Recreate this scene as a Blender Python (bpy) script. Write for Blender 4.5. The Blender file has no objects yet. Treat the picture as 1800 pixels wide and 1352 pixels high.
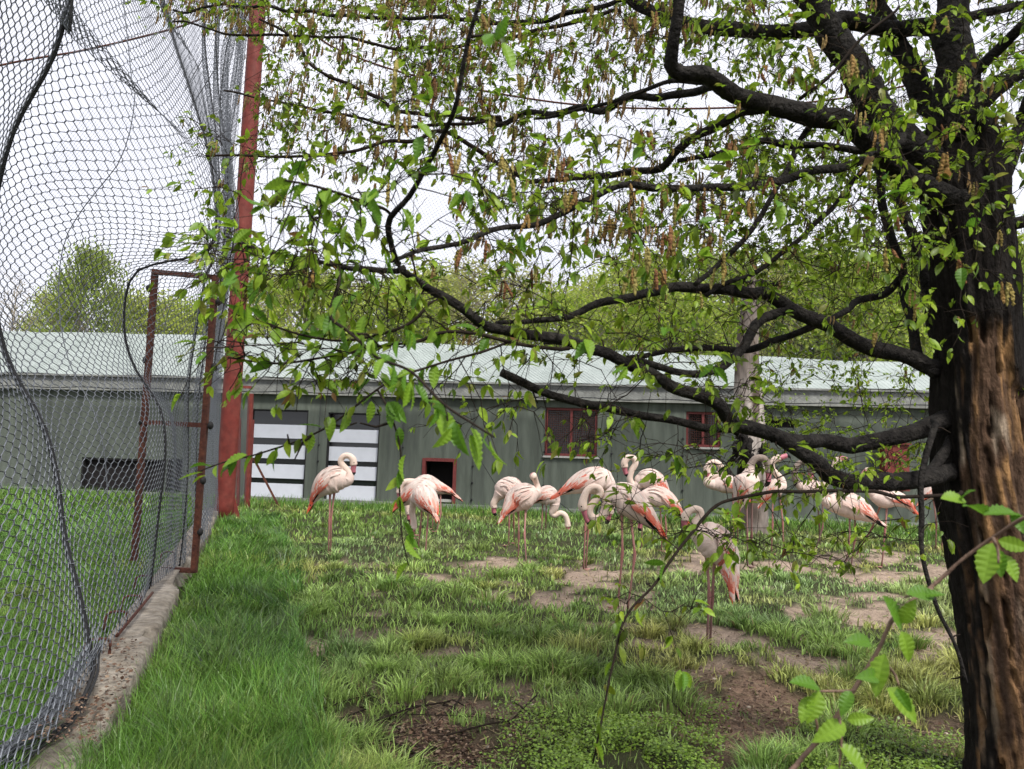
import bpy, math, random
import numpy as np
from mathutils import Matrix, Vector

# ------------------------------------------------------------------ camera, sky, sun, exposure
scene = bpy.context.scene
COL = scene.collection
W0, H0, FPX = 1800.0, 1352.0, 1300.0
CAM = np.array([0.0, 0.0, 1.4])
PITCH = math.atan(124 / FPX)
ROLL = math.radians(1.8)
_R0 = np.array([1.0, 0, 0]); FWD = np.array([0, math.cos(PITCH), math.sin(PITCH)])
_U0 = np.array([0, -math.sin(PITCH), math.cos(PITCH)])
RGT = math.cos(ROLL) * _R0 + math.sin(ROLL) * _U0
UPV = -math.sin(ROLL) * _R0 + math.cos(ROLL) * _U0

cd = bpy.data.cameras.new('camera')
cam = bpy.data.objects.new('camera', cd); COL.objects.link(cam)
cd.sensor_width = 36.0; cd.lens = 36.0 * FPX / W0
cd.clip_start = 0.05; cd.clip_end = 2000
cd.dof.use_dof = True; cd.dof.focus_distance = 6.5; cd.dof.aperture_fstop = 7.0
m = Matrix.Identity(4)
for i in range(3):
    m[i][0] = RGT[i]; m[i][1] = UPV[i]; m[i][2] = -FWD[i]; m[i][3] = CAM[i]
cam.matrix_world = m
scene.camera = cam

SUN_EL, SUN_ROT = math.radians(52), math.radians(150)
world = bpy.data.worlds.new("World"); scene.world = world
world.use_nodes = True
nt = world.node_tree; nt.nodes.clear()
wo = nt.nodes.new('ShaderNodeOutputWorld'); bg = nt.nodes.new('ShaderNodeBackground')
sky = nt.nodes.new('ShaderNodeTexSky'); sky.sky_type = 'NISHITA'; sky.sun_disc = False
sky.sun_elevation = SUN_EL; sky.sun_rotation = SUN_ROT
mx = nt.nodes.new('ShaderNodeMix'); mx.data_type = 'RGBA'
nz = nt.nodes.new('ShaderNodeTexNoise'); nz.inputs['Scale'].default_value = 2.2; nz.inputs['Detail'].default_value = 5
rp = nt.nodes.new('ShaderNodeValToRGB')
rp.color_ramp.elements[0].position = 0.3; rp.color_ramp.elements[0].color = (7.7, 7.8, 8.7, 1)
rp.color_ramp.elements[1].position = 0.75; rp.color_ramp.elements[1].color = (10.2, 10.2, 10.8, 1)
nt.links.new(nz.outputs['Fac'], rp.inputs['Fac'])
mx.inputs['Factor'].default_value = 0.88
nt.links.new(sky.outputs['Color'], mx.inputs['A']); nt.links.new(rp.outputs['Color'], mx.inputs['B'])
nt.links.new(mx.outputs['Result'], bg.inputs['Color']); bg.inputs['Strength'].default_value = 0.0415
nt.links.new(bg.outputs[0], wo.inputs[0])

sl = bpy.data.lights.new('sun', 'SUN'); sun = bpy.data.objects.new('sun', sl); COL.objects.link(sun)
sl.energy = 1.5; sl.angle = math.radians(14); sl.color = (1, 0.97, 0.92)
sd = Vector((math.sin(SUN_ROT) * math.cos(SUN_EL), math.cos(SUN_ROT) * math.cos(SUN_EL), math.sin(SUN_EL)))
sun.rotation_euler = sd.to_track_quat('Z', 'Y').to_euler()
scene.view_settings.view_transform = 'Standard'
scene.view_settings.look = 'None'
scene.view_settings.gamma = 1; scene.view_settings.use_curve_mapping = False
scene.view_settings.exposure = 1.8
scene.cycles.max_bounces = 8; scene.cycles.transparent_max_bounces = 12

# ------------------------------------------------------------------ maths helpers
rng = np.random.default_rng(7)

def A(*v): return np.array(v, float)

def unp(px, py, d):
    px = np.asarray(px, float); py = np.asarray(py, float); d = np.asarray(d, float)
    v = FWD + RGT * ((px - W0 / 2) / FPX)[..., None] + UPV * ((H0 / 2 - py) / FPX)[..., None]
    return CAM + v * d[..., None]

def project(P):
    Q = np.asarray(P, float) - CAM
    d = Q @ FWD
    dd = np.where(d > 0.05, d, 0.05)
    return W0 / 2 + FPX * (Q @ RGT) / dd, H0 / 2 - FPX * (Q @ UPV) / dd, d

def gnd(px, py, z=0.0):
    v = FWD + RGT * ((px - W0 / 2) / FPX) + UPV * ((H0 / 2 - py) / FPX)
    return CAM + v * ((z - CAM[2]) / v[2])

def gdepth(px, py, z=0.0):
    v = FWD + RGT * ((px - W0 / 2) / FPX) + UPV * ((H0 / 2 - py) / FPX)
    return (z - CAM[2]) / v[2]

def _hash(ix, iy, iz, seed):
    h = (ix.astype(np.int64) * 374761393 + iy.astype(np.int64) * 668265263 + iz.astype(np.int64) * 2147483647 + seed * 974711) & 0xffffffff
    h = ((h ^ (h >> 13)) * 1274126177) & 0xffffffff
    h = (h ^ (h >> 16)) & 0xffff
    return h / 65535.0

def vnoise(x, y, z, seed=0):
    x = np.asarray(x, float); y = np.asarray(y, float) + 0 * x; z = np.asarray(z, float) + 0 * x
    ix, iy, iz = np.floor(x), np.floor(y), np.floor(z)
    fx, fy, fz = x - ix, y - iy, z - iz
    fx = fx * fx * (3 - 2 * fx); fy = fy * fy * (3 - 2 * fy); fz = fz * fz * (3 - 2 * fz)
    r = 0
    for a in (0, 1):
        for b in (0, 1):
            for c in (0, 1):
                r = r + _hash(ix + a, iy + b, iz + c, seed) * (fx if a else 1 - fx) * (fy if b else 1 - fy) * (fz if c else 1 - fz)
    return r

def fbm(x, y, z=0.0, o=4, seed=0):
    r, a, t = 0, 1.0, 0
    for k in range(o):
        s = 2.0 ** k
        r = r + a * vnoise(np.asarray(x) * s, np.asarray(y) * s, np.asarray(z) * s, seed + k * 17); t += a; a *= 0.5
    return r / t

def sstep(a, b, x):
    t = np.clip((x - a) / (b - a), 0, 1)
    return t * t * (3 - 2 * t)

def nrm(v):
    v = np.asarray(v, float)
    return v / np.maximum(np.linalg.norm(v, axis=-1, keepdims=True), 1e-9)

def catmull(P, n):
    """resample a polyline (K,C) to n points through a Catmull-Rom spline, even in chord length of the first three columns"""
    P = np.asarray(P, float)
    if len(P) == 2:
        t = np.linspace(0, 1, n)[:, None]; return P[0] * (1 - t) + P[1] * t
    Q = np.vstack([2 * P[0] - P[1], P, 2 * P[-1] - P[-2]])
    out = []
    for i in range(1, len(Q) - 2):
        for t in np.linspace(0, 1, 9)[:-1]:
            a, b, c, e = Q[i - 1], Q[i], Q[i + 1], Q[i + 2]
            out.append(0.5 * ((2 * b) + (c - a) * t + (2 * a - 5 * b + 4 * c - e) * t * t + (3 * b - a - 3 * c + e) * t ** 3))
    out.append(P[-1]); out = np.array(out)
    s = np.concatenate([[0], np.cumsum(np.linalg.norm(np.diff(out[:, :3], axis=0), axis=1))])
    u = np.linspace(0, s[-1], n)
    return np.stack([np.interp(u, s, out[:, k]) for k in range(out.shape[1])], 1)

# ------------------------------------------------------------------ mesh helpers
class MB:
    def __init__(s): s.V = []; s.T = []; s.Q = []; s.C = []; s.n = 0; s.mt = []; s.mq = []
    def add(s, V, T=None, Q=None, col=None, mi=0):
        V = np.asarray(V, float).reshape(-1, 3)
        if T is not None and len(T): s.T.append(np.asarray(T, int) + s.n); s.mt.append(np.full(len(T), mi))
        if Q is not None and len(Q): s.Q.append(np.asarray(Q, int) + s.n); s.mq.append(np.full(len(Q), mi))
        s.V.append(V)
        if col is None: col = (1, 1, 1)
        col = np.asarray(col, float)
        s.C.append(np.broadcast_to(col, (len(V), 3)) if col.ndim == 1 else col)
        s.n += len(V)
    def mesh(s, name, smooth=True):
        me = bpy.data.meshes.new(name)
        V = np.vstack(s.V); T = np.vstack(s.T) if s.T else np.zeros((0, 3), int); Q = np.vstack(s.Q) if s.Q else np.zeros((0, 4), int)
        me.vertices.add(len(V)); me.vertices.foreach_set('co', V.astype(np.float32).ravel())
        L = np.concatenate([T.ravel(), Q.ravel()])
        me.loops.add(len(L)); me.loops.foreach_set('vertex_index', L.astype(np.int32))
        npoly = len(T) + len(Q)
        me.polygons.add(npoly)
        st = np.concatenate([np.arange(len(T)) * 3, len(T) * 3 + np.arange(len(Q)) * 4])
        me.polygons.foreach_set('loop_start', st.astype(np.int32))
        me.polygons.foreach_set('use_smooth', np.full(npoly, smooth))
        mi = np.concatenate(([np.concatenate(s.mt)] if s.mt else []) + ([np.concatenate(s.mq)] if s.mq else []))
        me.polygons.foreach_set('material_index', mi.astype(np.int32))
        at = me.color_attributes.new('Col', 'FLOAT_COLOR', 'POINT')
        C = np.vstack(s.C); at.data.foreach_set('color', np.hstack([C, np.ones((len(C), 1))]).astype(np.float32).ravel())
        me.update(calc_edges=True); me.validate()
        return me
    def build(s, name, mats, parent=None, smooth=True, **props):
        me = s.mesh(name, smooth)
        return obj(name, me, mats, parent, **props)

def obj(name, me, mats=None, parent=None, **props):
    if mats is not None and not len(me.materials):
        for mt in (mats if isinstance(mats, (list, tuple)) else [mats]): me.materials.append(mt)
    o = bpy.data.objects.new(name, me); COL.objects.link(o)
    if parent is not None: attach(o, parent)
    for k, v in props.items():
        if v is not None: o[k] = v
    return o

def attach(o, parent):
    o.parent = parent
    # parts of parts: parents are never rotated while building, only shifted
    if parent.parent is None: o.matrix_parent_inverse = Matrix.Translation(-parent.location)

def thing(name, label, cat, loc=(0, 0, 0), group=None):
    o = bpy.data.objects.new(name, None); COL.objects.link(o)
    o.empty_display_size = 0.1
    o.location = Vector(loc); o['label'] = label; o['category'] = cat
    if group: o['group'] = group
    return o

def tag(o, label, cat, group=None):
    o['label'] = label; o['category'] = cat
    if group: o['group'] = group
    return o

def tube(mb, P, R, n=6, col=None, cap=True, mi=0, jit=None):
    P = np.asarray(P, float); K = len(P)
    R = np.broadcast_to(np.asarray(R, float), (K,))
    T = nrm(np.gradient(P, axis=0))
    ref = np.array([0.0, 0, 1]) if abs(T[:, 2]).mean() < 0.8 else np.array([1.0, 0.2, 0])
    X = nrm(np.cross(T, ref)); Y = np.cross(X, T)
    a = np.arange(n) * 2 * np.pi / n
    rr = R[:, None] * np.ones(n)
    if jit is not None: rr = rr * jit
    V = P[:, None] + rr[..., None] * (np.cos(a)[None, :, None] * X[:, None] + np.sin(a)[None, :, None] * Y[:, None])
    i = np.arange(K - 1)[:, None] * n; j = np.arange(n)[None]; j2 = (j + 1) % n
    Q = np.stack([i + j, i + j2, i + n + j2, i + n + j], -1).reshape(-1, 4)
    V = V.reshape(-1, 3); Tt = None
    if cap:
        V = np.vstack([V, P[0], P[-1]]); c0, c1 = K * n, K * n + 1
        jj = np.arange(n); jn = (jj + 1) % n
        Tt = np.vstack([np.stack([jn, jj, np.full(n, c0)], 1), np.stack([(K - 1) * n + jj, (K - 1) * n + jn, np.full(n, c1)], 1)])
    if col is not None:
        col = np.asarray(col, float)
        if col.ndim == 2:
            cc = np.repeat(col, n, 0); col = np.vstack([cc, col[0], col[-1]]) if cap else cc
    mb.add(V, Tt, Q, col, mi)

def wires(mb, P, r, col=None):
    """many 3-sided wires at once: P (W,N,3)"""
    Wn, N, _ = P.shape
    T = nrm(np.gradient(P, axis=1)); ref = np.array([0.31, 0.9, 0.28])
    X = nrm(np.cross(T, ref)); Y = np.cross(X, T)
    a = np.arange(3) * 2 * np.pi / 3
    V = P[:, :, None] + r * (np.cos(a)[None, None, :, None] * X[:, :, None] + np.sin(a)[None, None, :, None] * Y[:, :, None])
    w = np.arange(Wn)[:, None, None] * N * 3; i = np.arange(N - 1)[None, :, None] * 3; j = np.arange(3)[None, None]; j2 = (j + 1) % 3
    Q = np.stack([w + i + j, w + i + j2, w + i + 3 + j2, w + i + 3 + j], -1).reshape(-1, 4)
    mb.add(V.reshape(-1, 3), None, Q, col)

BOXQ = np.array([[0, 1, 3, 2], [4, 6, 7, 5], [0, 4, 5, 1], [2, 3, 7, 6], [0, 2, 6, 4], [1, 5, 7, 3]])

def obox(mb, O, ax, ay, az, x0, x1, y0, y1, z0, z1, col=None, mi=0):
    V = [O + ax * x + ay * y + az * z for x in (x0, x1) for y in (y0, y1) for z in (z0, z1)]
    mb.add(np.array(V), None, BOXQ, col, mi)

def bar(mb, a, b, w, h=None, col=None, up=(0, 0, 1)):
    a = np.asarray(a, float); b = np.asarray(b, float); h = h or w
    d = nrm(b - a); u = np.asarray(up, float)
    if abs(d @ u) > 0.9: u = np.array([1.0, 0, 0])
    x = nrm(np.cross(d, u)); y = np.cross(x, d)
    obox(mb, a, x, d, y, -w / 2, w / 2, 0, np.linalg.norm(b - a), -h / 2, h / 2, col)

def ball(mb, c, r, n=8, m_=6, col=None, sc=(1, 1, 1), mi=0):
    th = np.linspace(0, np.pi, m_ + 1); ph = np.arange(n) * 2 * np.pi / n
    V = np.stack([np.sin(th)[:, None] * np.cos(ph), np.sin(th)[:, None] * np.sin(ph), np.cos(th)[:, None] * np.ones(n)], -1) * np.array(sc) * r + np.asarray(c)
    i = np.arange(m_)[:, None] * n; j = np.arange(n)[None]; j2 = (j + 1) % n
    mb.add(V.reshape(-1, 3), None, np.stack([i + j, i + n + j, i + n + j2, i + j2], -1).reshape(-1, 4), col, mi)

# ------------------------------------------------------------------ materials
def lin(r, g, b):
    f = lambda c: (c / 255 / 12.92) if c / 255 <= 0.04045 else ((c / 255 + 0.055) / 1.055) ** 2.4
    return np.array([f(r), f(g), f(b)])

def mat(name, color=None, rough=0.8, metal=0.0, attr=False, var=0.25, vscale=6.0, bump=0.0, bscale=40.0, stretch=None, trans=0.0, spec=0.3, color2=None):
    mt = bpy.data.materials.new(name); mt.use_nodes = True
    n = mt.node_tree; N = n.nodes; L = n.links; N.clear()
    out = N.new('ShaderNodeOutputMaterial'); bs = N.new('ShaderNodeBsdfPrincipled')
    bs.inputs['Roughness'].default_value = rough; bs.inputs['Metallic'].default_value = metal
    bs.inputs['Specular IOR Level'].default_value = spec
    tc = N.new('ShaderNodeTexCoord'); mp = N.new('ShaderNodeMapping')
    L.new(tc.outputs['Object'], mp.inputs['Vector'])
    if stretch: mp.inputs['Scale'].default_value = stretch
    if attr:
        at = N.new('ShaderNodeAttribute'); at.attribute_name = 'Col'; base = at.outputs['Color']
    else:
        rgb = N.new('ShaderNodeRGB'); rgb.outputs[0].default_value = (*color, 1); base = rgb.outputs[0]
    no = N.new('ShaderNodeTexNoise'); no.inputs['Scale'].default_value = vscale; no.inputs['Detail'].default_value = 6; no.inputs['Roughness'].default_value = 0.65
    L.new(mp.outputs[0], no.inputs['Vector'])
    if color2 is not None:
        cr = N.new('ShaderNodeValToRGB'); cr.color_ramp.elements[0].position = 0.4; cr.color_ramp.elements[1].position = 0.62
        L.new(no.outputs['Fac'], cr.inputs['Fac'])
        mixc = N.new('ShaderNodeMix'); mixc.data_type = 'RGBA'
        L.new(cr.outputs['Color'], mixc.inputs['Factor']); L.new(base, mixc.inputs['A']); mixc.inputs['B'].default_value = (*color2, 1)
        base = mixc.outputs['Result']
    if var:
        no2 = N.new('ShaderNodeTexNoise'); no2.inputs['Scale'].default_value = vscale * 2.3; no2.inputs['Detail'].default_value = 5
        L.new(mp.outputs[0], no2.inputs['Vector'])
        mr = N.new('ShaderNodeMapRange'); mr.inputs['From Min'].default_value = 0.25; mr.inputs['From Max'].default_value = 0.75
        mr.inputs['To Min'].default_value = 1 - var; mr.inputs['To Max'].default_value = 1 + var
        L.new(no2.outputs['Fac'], mr.inputs['Value'])
        vm = N.new('ShaderNodeVectorMath'); vm.operation = 'SCALE'
        L.new(base, vm.inputs[0]); L.new(mr.outputs[0], vm.inputs['Scale']); base = vm.outputs[0]
    L.new(base, bs.inputs['Base Color'])
    if bump:
        bn = N.new('ShaderNodeTexNoise'); bn.inputs['Scale'].default_value = bscale; bn.inputs['Detail'].default_value = 6
        L.new(mp.outputs[0], bn.inputs['Vector'])
        bu = N.new('ShaderNodeBump'); bu.inputs['Strength'].default_value = bump; bu.inputs['Distance'].default_value = 0.02
        L.new(bn.outputs['Fac'], bu.inputs['Height']); L.new(bu.outputs[0], bs.inputs['Normal'])
    if trans:
        tr = N.new('ShaderNodeBsdfTranslucent'); L.new(base, tr.inputs['Color'])
        ms = N.new('ShaderNodeMixShader'); ms.inputs[0].default_value = trans
        L.new(bs.outputs[0], ms.inputs[1]); L.new(tr.outputs[0], ms.inputs[2]); L.new(ms.outputs[0], out.inputs[0])
    else:
        L.new(bs.outputs[0], out.inputs[0])
    return mt

M = {}
M['leaf'] = mat('leaf_green', attr=True, rough=0.45, var=0.25, vscale=60, trans=0.5, spec=0.4)
M['catkin'] = mat('catkin_brown', attr=True, rough=0.85, var=0.35, vscale=200, trans=0.15)
M['far_leaf'] = mat('far_leaf', attr=True, rough=0.7, var=0.2, vscale=3, trans=0.5)
M['grass'] = mat('grass_blades', attr=True, rough=0.42, var=0.15, vscale=4, trans=0.3, spec=0.5)
M['litter'] = mat('litter', attr=True, rough=0.9, var=0.3, vscale=60)
M['bark'] = mat('dark_bark', attr=True, rough=0.9, var=0.5, vscale=14, bump=0.9, bscale=70, stretch=(1, 1, 0.4), spec=0.1)
M['limb'] = mat('limb_bark', color=(0.014, 0.012, 0.011), rough=0.85, var=0.7, vscale=16, bump=1.0, bscale=60, spec=0.15, color2=(0.026, 0.023, 0.02))
M['twig'] = mat('twig_bark', color=(0.022, 0.016, 0.012), rough=0.85, var=0.4, vscale=20, spec=0.1)
M['young_twig'] = mat('young_twig_bark', color=(0.16, 0.10, 0.07), rough=0.6, var=0.3, vscale=40, bump=0.3, bscale=150)
M['snag'] = mat('dead_wood', attr=True, rough=0.9, var=0.35, vscale=10, bump=0.6, bscale=30, stretch=(1, 1, 0.2))
M['wire'] = mat('galvanised_wire', color=(0.16, 0.17, 0.19), rough=0.45, metal=0.5, var=0.3, vscale=30)
M['netwire'] = mat('roof_net_wire', color=(0.12, 0.125, 0.15), rough=0.6, metal=0.2, var=0.1)
M['cable'] = mat('black_cable', color=(0.02, 0.02, 0.022), rough=0.6, var=0.4, vscale=60, bump=0.5, bscale=250)
M['red'] = mat('red_paint', color=(0.155, 0.028, 0.021), rough=0.6, var=0.28, vscale=4, bump=0.2, bscale=20, color2=(0.175, 0.042, 0.032))
M['rust'] = mat('rusty_steel', color=(0.065, 0.022, 0.016), rough=0.85, var=0.4, vscale=12, bump=0.5, bscale=60, color2=(0.10, 0.035, 0.02))
M['blackiron'] = mat('black_iron', color=(0.015, 0.014, 0.014), rough=0.7, var=0.3)
M['concrete'] = mat('kerb_concrete', color=(0.26, 0.23, 0.19), rough=0.95, var=0.4, vscale=7, bump=0.9, bscale=35, color2=(0.16, 0.135, 0.105))
M['fascia'] = mat('fascia_concrete', color=(0.26, 0.265, 0.245), rough=0.9, var=0.25, vscale=4, bump=0.2, bscale=20, color2=(0.19, 0.195, 0.18))
M['roof'] = mat('mint_roof_sheet', color=(0.25, 0.285, 0.262), rough=0.6, var=0.14, vscale=1.2, color2=(0.295, 0.33, 0.308))
M['white'] = mat('white_board', color=(0.62, 0.64, 0.69), rough=0.5, var=0.05, vscale=2)
M['glass'] = mat('dark_glass', color=(0.012, 0.014, 0.015), rough=0.08, var=0.0, spec=0.5)
M['dark'] = mat('dark_interior', color=(0.012, 0.010, 0.010), rough=0.9, var=0.2)
M['redframe'] = mat('red_brown_frame', color=(0.16, 0.035, 0.032), rough=0.55, var=0.25, vscale=8)
M['sill'] = mat('sill_stone', color=(0.40, 0.39, 0.36), rough=0.8, var=0.2, vscale=10)
M['plume'] = mat('flamingo_plumage', attr=True, rough=0.85, var=0.07, vscale=45, trans=0.12, spec=0.15, bump=0.25, bscale=90)
M['feather'] = mat('flamingo_feather', attr=True, rough=0.8, var=0.08, vscale=60, trans=0.2, spec=0.15)
M['leg'] = mat('flamingo_leg', attr=True, rough=0.6, var=0.25, vscale=60)
M['bill'] = mat('bill_pink', color=(0.40, 0.13, 0.16), rough=0.45, var=0.15, vscale=40)
M['billtip'] = mat('bill_black', color=(0.012, 0.011, 0.012), rough=0.35, var=0)
M['eye'] = mat('eye', color=(0.03, 0.02, 0.01), rough=0.15, var=0)

# wall: green-grey render with vertical rain streaks
def wall_mat():
    mt = mat('green_grey_render', color=(0.112, 0.128, 0.104), rough=0.9, var=0.3, vscale=2.6, bump=0.35, bscale=30, stretch=(1, 1, 0.14), color2=(0.082, 0.094, 0.078))
    return mt
M['wall'] = wall_mat()

def ground_mat():
    mt = bpy.data.materials.new('earth'); mt.use_nodes = True
    n = mt.node_tree; N = n.nodes; L = n.links
    bs = N['Principled BSDF']; bs.inputs['Roughness'].default_value = 0.95; bs.inputs['Specular IOR Level'].default_value = 0.15
    at = N.new('ShaderNodeAttribute'); at.attribute_name = 'Col'
    tc = N.new('ShaderNodeTexCoord')
    a = N.new('ShaderNodeTexNoise'); a.inputs['Scale'].default_value = 9; a.inputs['Detail'].default_value = 9; a.inputs['Roughness'].default_value = 0.75
    b = N.new('ShaderNodeTexNoise'); b.inputs['Scale'].default_value = 55; b.inputs['Detail'].default_value = 6; b.inputs['Roughness'].default_value = 0.8
    for q in (a, b): L.new(tc.outputs['Object'], q.inputs['Vector'])
    ad = N.new('ShaderNodeMath'); ad.operation = 'ADD'; L.new(a.outputs['Fac'], ad.inputs[0]); L.new(b.outputs['Fac'], ad.inputs[1])
    mr = N.new('ShaderNodeMapRange'); mr.inputs['From Min'].default_value = 0.7; mr.inputs['From Max'].default_value = 1.35
    mr.inputs['To Min'].default_value = 0.35; mr.inputs['To Max'].default_value = 1.5; L.new(ad.outputs[0], mr.inputs['Value'])
    vm = N.new('ShaderNodeVectorMath'); vm.operation = 'SCALE'; L.new(at.outputs['Color'], vm.inputs[0]); L.new(mr.outputs[0], vm.inputs['Scale'])
    L.new(vm.outputs[0], bs.inputs['Base Color'])
    bu = N.new('ShaderNodeBump'); bu.inputs['Strength'].default_value = 0.9; bu.inputs['Distance'].default_value = 0.03
    L.new(ad.outputs[0], bu.inputs['Height']); L.new(bu.outputs[0], bs.inputs['Normal'])
    return mt
M['earth'] = ground_mat()

# ------------------------------------------------------------------ ground
KA = gnd(237, 1184, 0.2)[:2]; KB = gnd(328, 1006, 0.2)[:2]      # right top edge of the kerb
KD = nrm(KB - KA); KN = np.array([KD[1], -KD[0]])                 # along, to the right (enclosure side)

def kerb_uv(x, y):
    dx = x - KA[0]; dy = y - KA[1]
    return dx * KD[0] + dy * KD[1], dx * KN[0] + dy * KN[1]

def Hgt(x, y):
    x = np.asarray(x, float); y = np.asarray(y, float)
    h = (fbm(x * 1.1, y * 1.3, 0, 3, 5) - 0.5) * 0.16 + (fbm(x * 3.1, y * 3.6, 0, 2, 9) - 0.5) * 0.09
    u, v = kerb_uv(x, y)
    w = sstep(0.0, 0.5, np.abs(v + 0.15) - 0.2)
    far = 1 - sstep(17, 19, y)
    near = sstep(0.5, 2.0, y)
    return h * w * far * near

PATCH = [(1035, 1012, 62, 17, 1), (985, 1058, 60, 13, 1), (545, 1131, 58, 10, 1), (478, 1080, 22, 26, 1), (760, 1020, 65, 9, .9), (885, 990, 45, 6, 1),
         (1245, 1112, 55, 12, 1), (1090, 1064, 40, 7, 1), (1310, 1245, 125, 55, 1.1), (1240, 1195, 60, 25, 1), (735, 1300, 135, 50, 1.2), (905, 1260, 45, 45, 1),
         (1385, 1000, 60, 8, 1), (1410, 1086, 25, 12, 1), (1540, 1010, 85, 9, 1), (1650, 1120, 60, 22, 1), (1500, 1050, 70, 8, 1), (1565, 977, 45, 9, 1),
         (1660, 1285, 80, 28, 1), (1210, 1000, 45, 9, .9), (1230, 985, 30, 10, 1), (860, 1050, 40, 6, .9), (545, 1180, 35, 20, 1), (1640, 1005, 60, 12, .9), (1130, 1045, 30, 8, .8),
         (660, 1085, 28, 7, .9), (1480, 985, 40, 6, .9), (1440, 1180, 60, 14, .9), (1040, 1095, 40, 6, .8), (790, 1145, 40, 6, .8), (1530, 1085, 90, 14, .95), (1130, 1140, 60, 8, .8)]

def dirt(x, y):
    x = np.asarray(x, float); y = np.asarray(y, float)
    px, py, d = project(np.stack([x, y, 0 * x], -1))
    m_ = np.zeros_like(x)
    wob = fbm(x * 6, y * 6, 0, 5, 31) - 0.5
    for cx, cy, rx, ry, k in PATCH:
        e = 1 - np.sqrt(((px - cx) / (rx * 1.0)) ** 2 + ((py - cy) / (ry * 1.2)) ** 2)
        m_ = np.maximum(m_, k * sstep(-0.25, 0.25, e + wob * 2.6))
    n = fbm(x * 1.9, y * 2.2, 0, 4, 77)
    gate = sstep(1050, 1350, px) * 0.6 + 0.4
    m_ = np.maximum(m_, sstep(0.615, 0.65, n) * gate * (1 - sstep(9.5, 12, y)))
    u, v = kerb_uv(x, y)
    return np.where(d < 0.3, 0, m_) * sstep(0.2, 0.9, v)

xs = np.concatenate([np.linspace(-400, -16, 14)[:-1], np.arange(-16, 13, 0.085), np.linspace(13, 400, 14)])
ys = np.concatenate([np.linspace(-60, 0.5, 8)[:-1], np.arange(0.5, 20.5, 0.085), np.linspace(20.5, 600, 14)])
X, Y = np.meshgrid(xs, ys)
x, y = X.ravel(), Y.ravel()
inb = (x > -15.9) & (x < 12.9) & (y < 20.4)
z = np.where(inb, Hgt(x, y), 0)
dm = np.where(inb, dirt(x, y), 0)
z = z - 0.03 * np.clip(dm, 0, 1) * inb
soil = np.array([0.055, 0.058, 0.026]); tan = np.array([0.41, 0.31, 0.235]); mulch = np.array([0.15, 0.10, 0.072])
pxg, pyg, dg_ = project(np.stack([x, y, z], -1))
kk = sstep(1150, 1290, pyg)[:, None]
dcol = tan * (1 - kk) + mulch * kk * 1.0
bigp = sstep(0, 0.3, 1 - np.sqrt(((pxg - 1330) / 220) ** 2 + ((pyg - 1250) / 90) ** 2))[:, None]
dcol = dcol * (1 - bigp) + np.array([0.27, 0.18, 0.125]) * bigp
gcol = soil * (1 - np.clip(dm, 0, 1)[:, None]) + dcol * np.clip(dm, 0, 1)[:, None]
nx, ny = len(xs), len(ys)
i = (np.arange(ny - 1)[:, None] * nx + np.arange(nx - 1)[None]).ravel()
mb = MB(); mb.add(np.stack([x, y, z], 1), None, np.stack([i, i + 1, i + nx + 1, i + nx], 1), gcol)
mb.build('ground', M['earth'], kind='structure')

# ------------------------------------------------------------------ building
WA = gnd(440, 880); WA[2] = 0
WBp = unp(1640.0, 690.0, 17.6)
WE = nrm(A(WBp[0] - WA[0], WBp[1] - WA[1], 0)); WN = A(WE[1], -WE[0], 0)     # along to the right, out to the camera
if WN[1] > 0: WN = -WN

def wall_px(px, py, t=0.0):
    v = FWD + RGT * ((px - W0 / 2) / FPX) + UPV * ((H0 / 2 - py) / FPX)
    k = ((WA + WN * t - CAM) @ WN) / (v @ WN)
    p = CAM + v * k
    return float((p - WA) @ WE), float(p[2])

def WP(s, z, t=0.0): return WA + WE * s + A(0, 0, 1) * z + WN * t

def wbox(mb, s0, s1, z0, z1, t0, t1, col=None, mi=0):
    obox(mb, WA, WE, WN, A(0, 0, 1), s0, s1, t0, t1, z0, z1, col, mi)

def prect(x0, y0, x1, y1):
    a = wall_px(x0, y0); b = wall_px(x1, y1); c = wall_px(x0, y1); d = wall_px(x1, y0)
    return (a[0] + c[0]) / 2, (b[0] + d[0]) / 2, (b[1] + c[1]) / 2, (a[1] + d[1]) / 2

EAVE = 3.18; FAS = 2.80
S0, S1 = wall_px(-420, 800)[0], wall_px(2050, 800)[0]
holes = {'w1': prect(433, 720, 538, 879), 'w2': prect(573, 726, 665, 884), 'pop': prect(742, 806, 801, 896), 'w3': prect(958, 717, 1050, 802),
         'w4': prect(1206, 724, 1267, 786), 'vent': prect(1342, 738, 1396, 752), 'dk': prect(140, 806, 286, 900), 'dk2': prect(291, 806, 318, 900)}
for k in ('pop', 'dk', 'dk2'):
    h = holes[k]; holes[k] = (h[0], h[1], max(0.06, h[2]), h[3])
bld = thing('flamingo_house', 'long low green-grey building with pale mint curved roof behind the flamingos', 'building', WP(2, 0, -4))
mb = MB()
ss = sorted({S0, S1} | {h[0] for h in holes.values()} | {h[1] for h in holes.values()})
zz = sorted({-0.3, EAVE} | {h[2] for h in holes.values()} | {h[3] for h in holes.values()})
for a, b in zip(ss[:-1], ss[1:]):
    for c, d in zip(zz[:-1], zz[1:]):
        if any(h[0] - 1e-6 <= a and b <= h[1] + 1e-6 and h[2] - 1e-6 <= c and d <= h[3] + 1e-6 for h in holes.values()): continue
        mb.add([WP(a, c), WP(b, c), WP(b, d), WP(a, d)], None, [[0, 1, 2, 3]])
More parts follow.
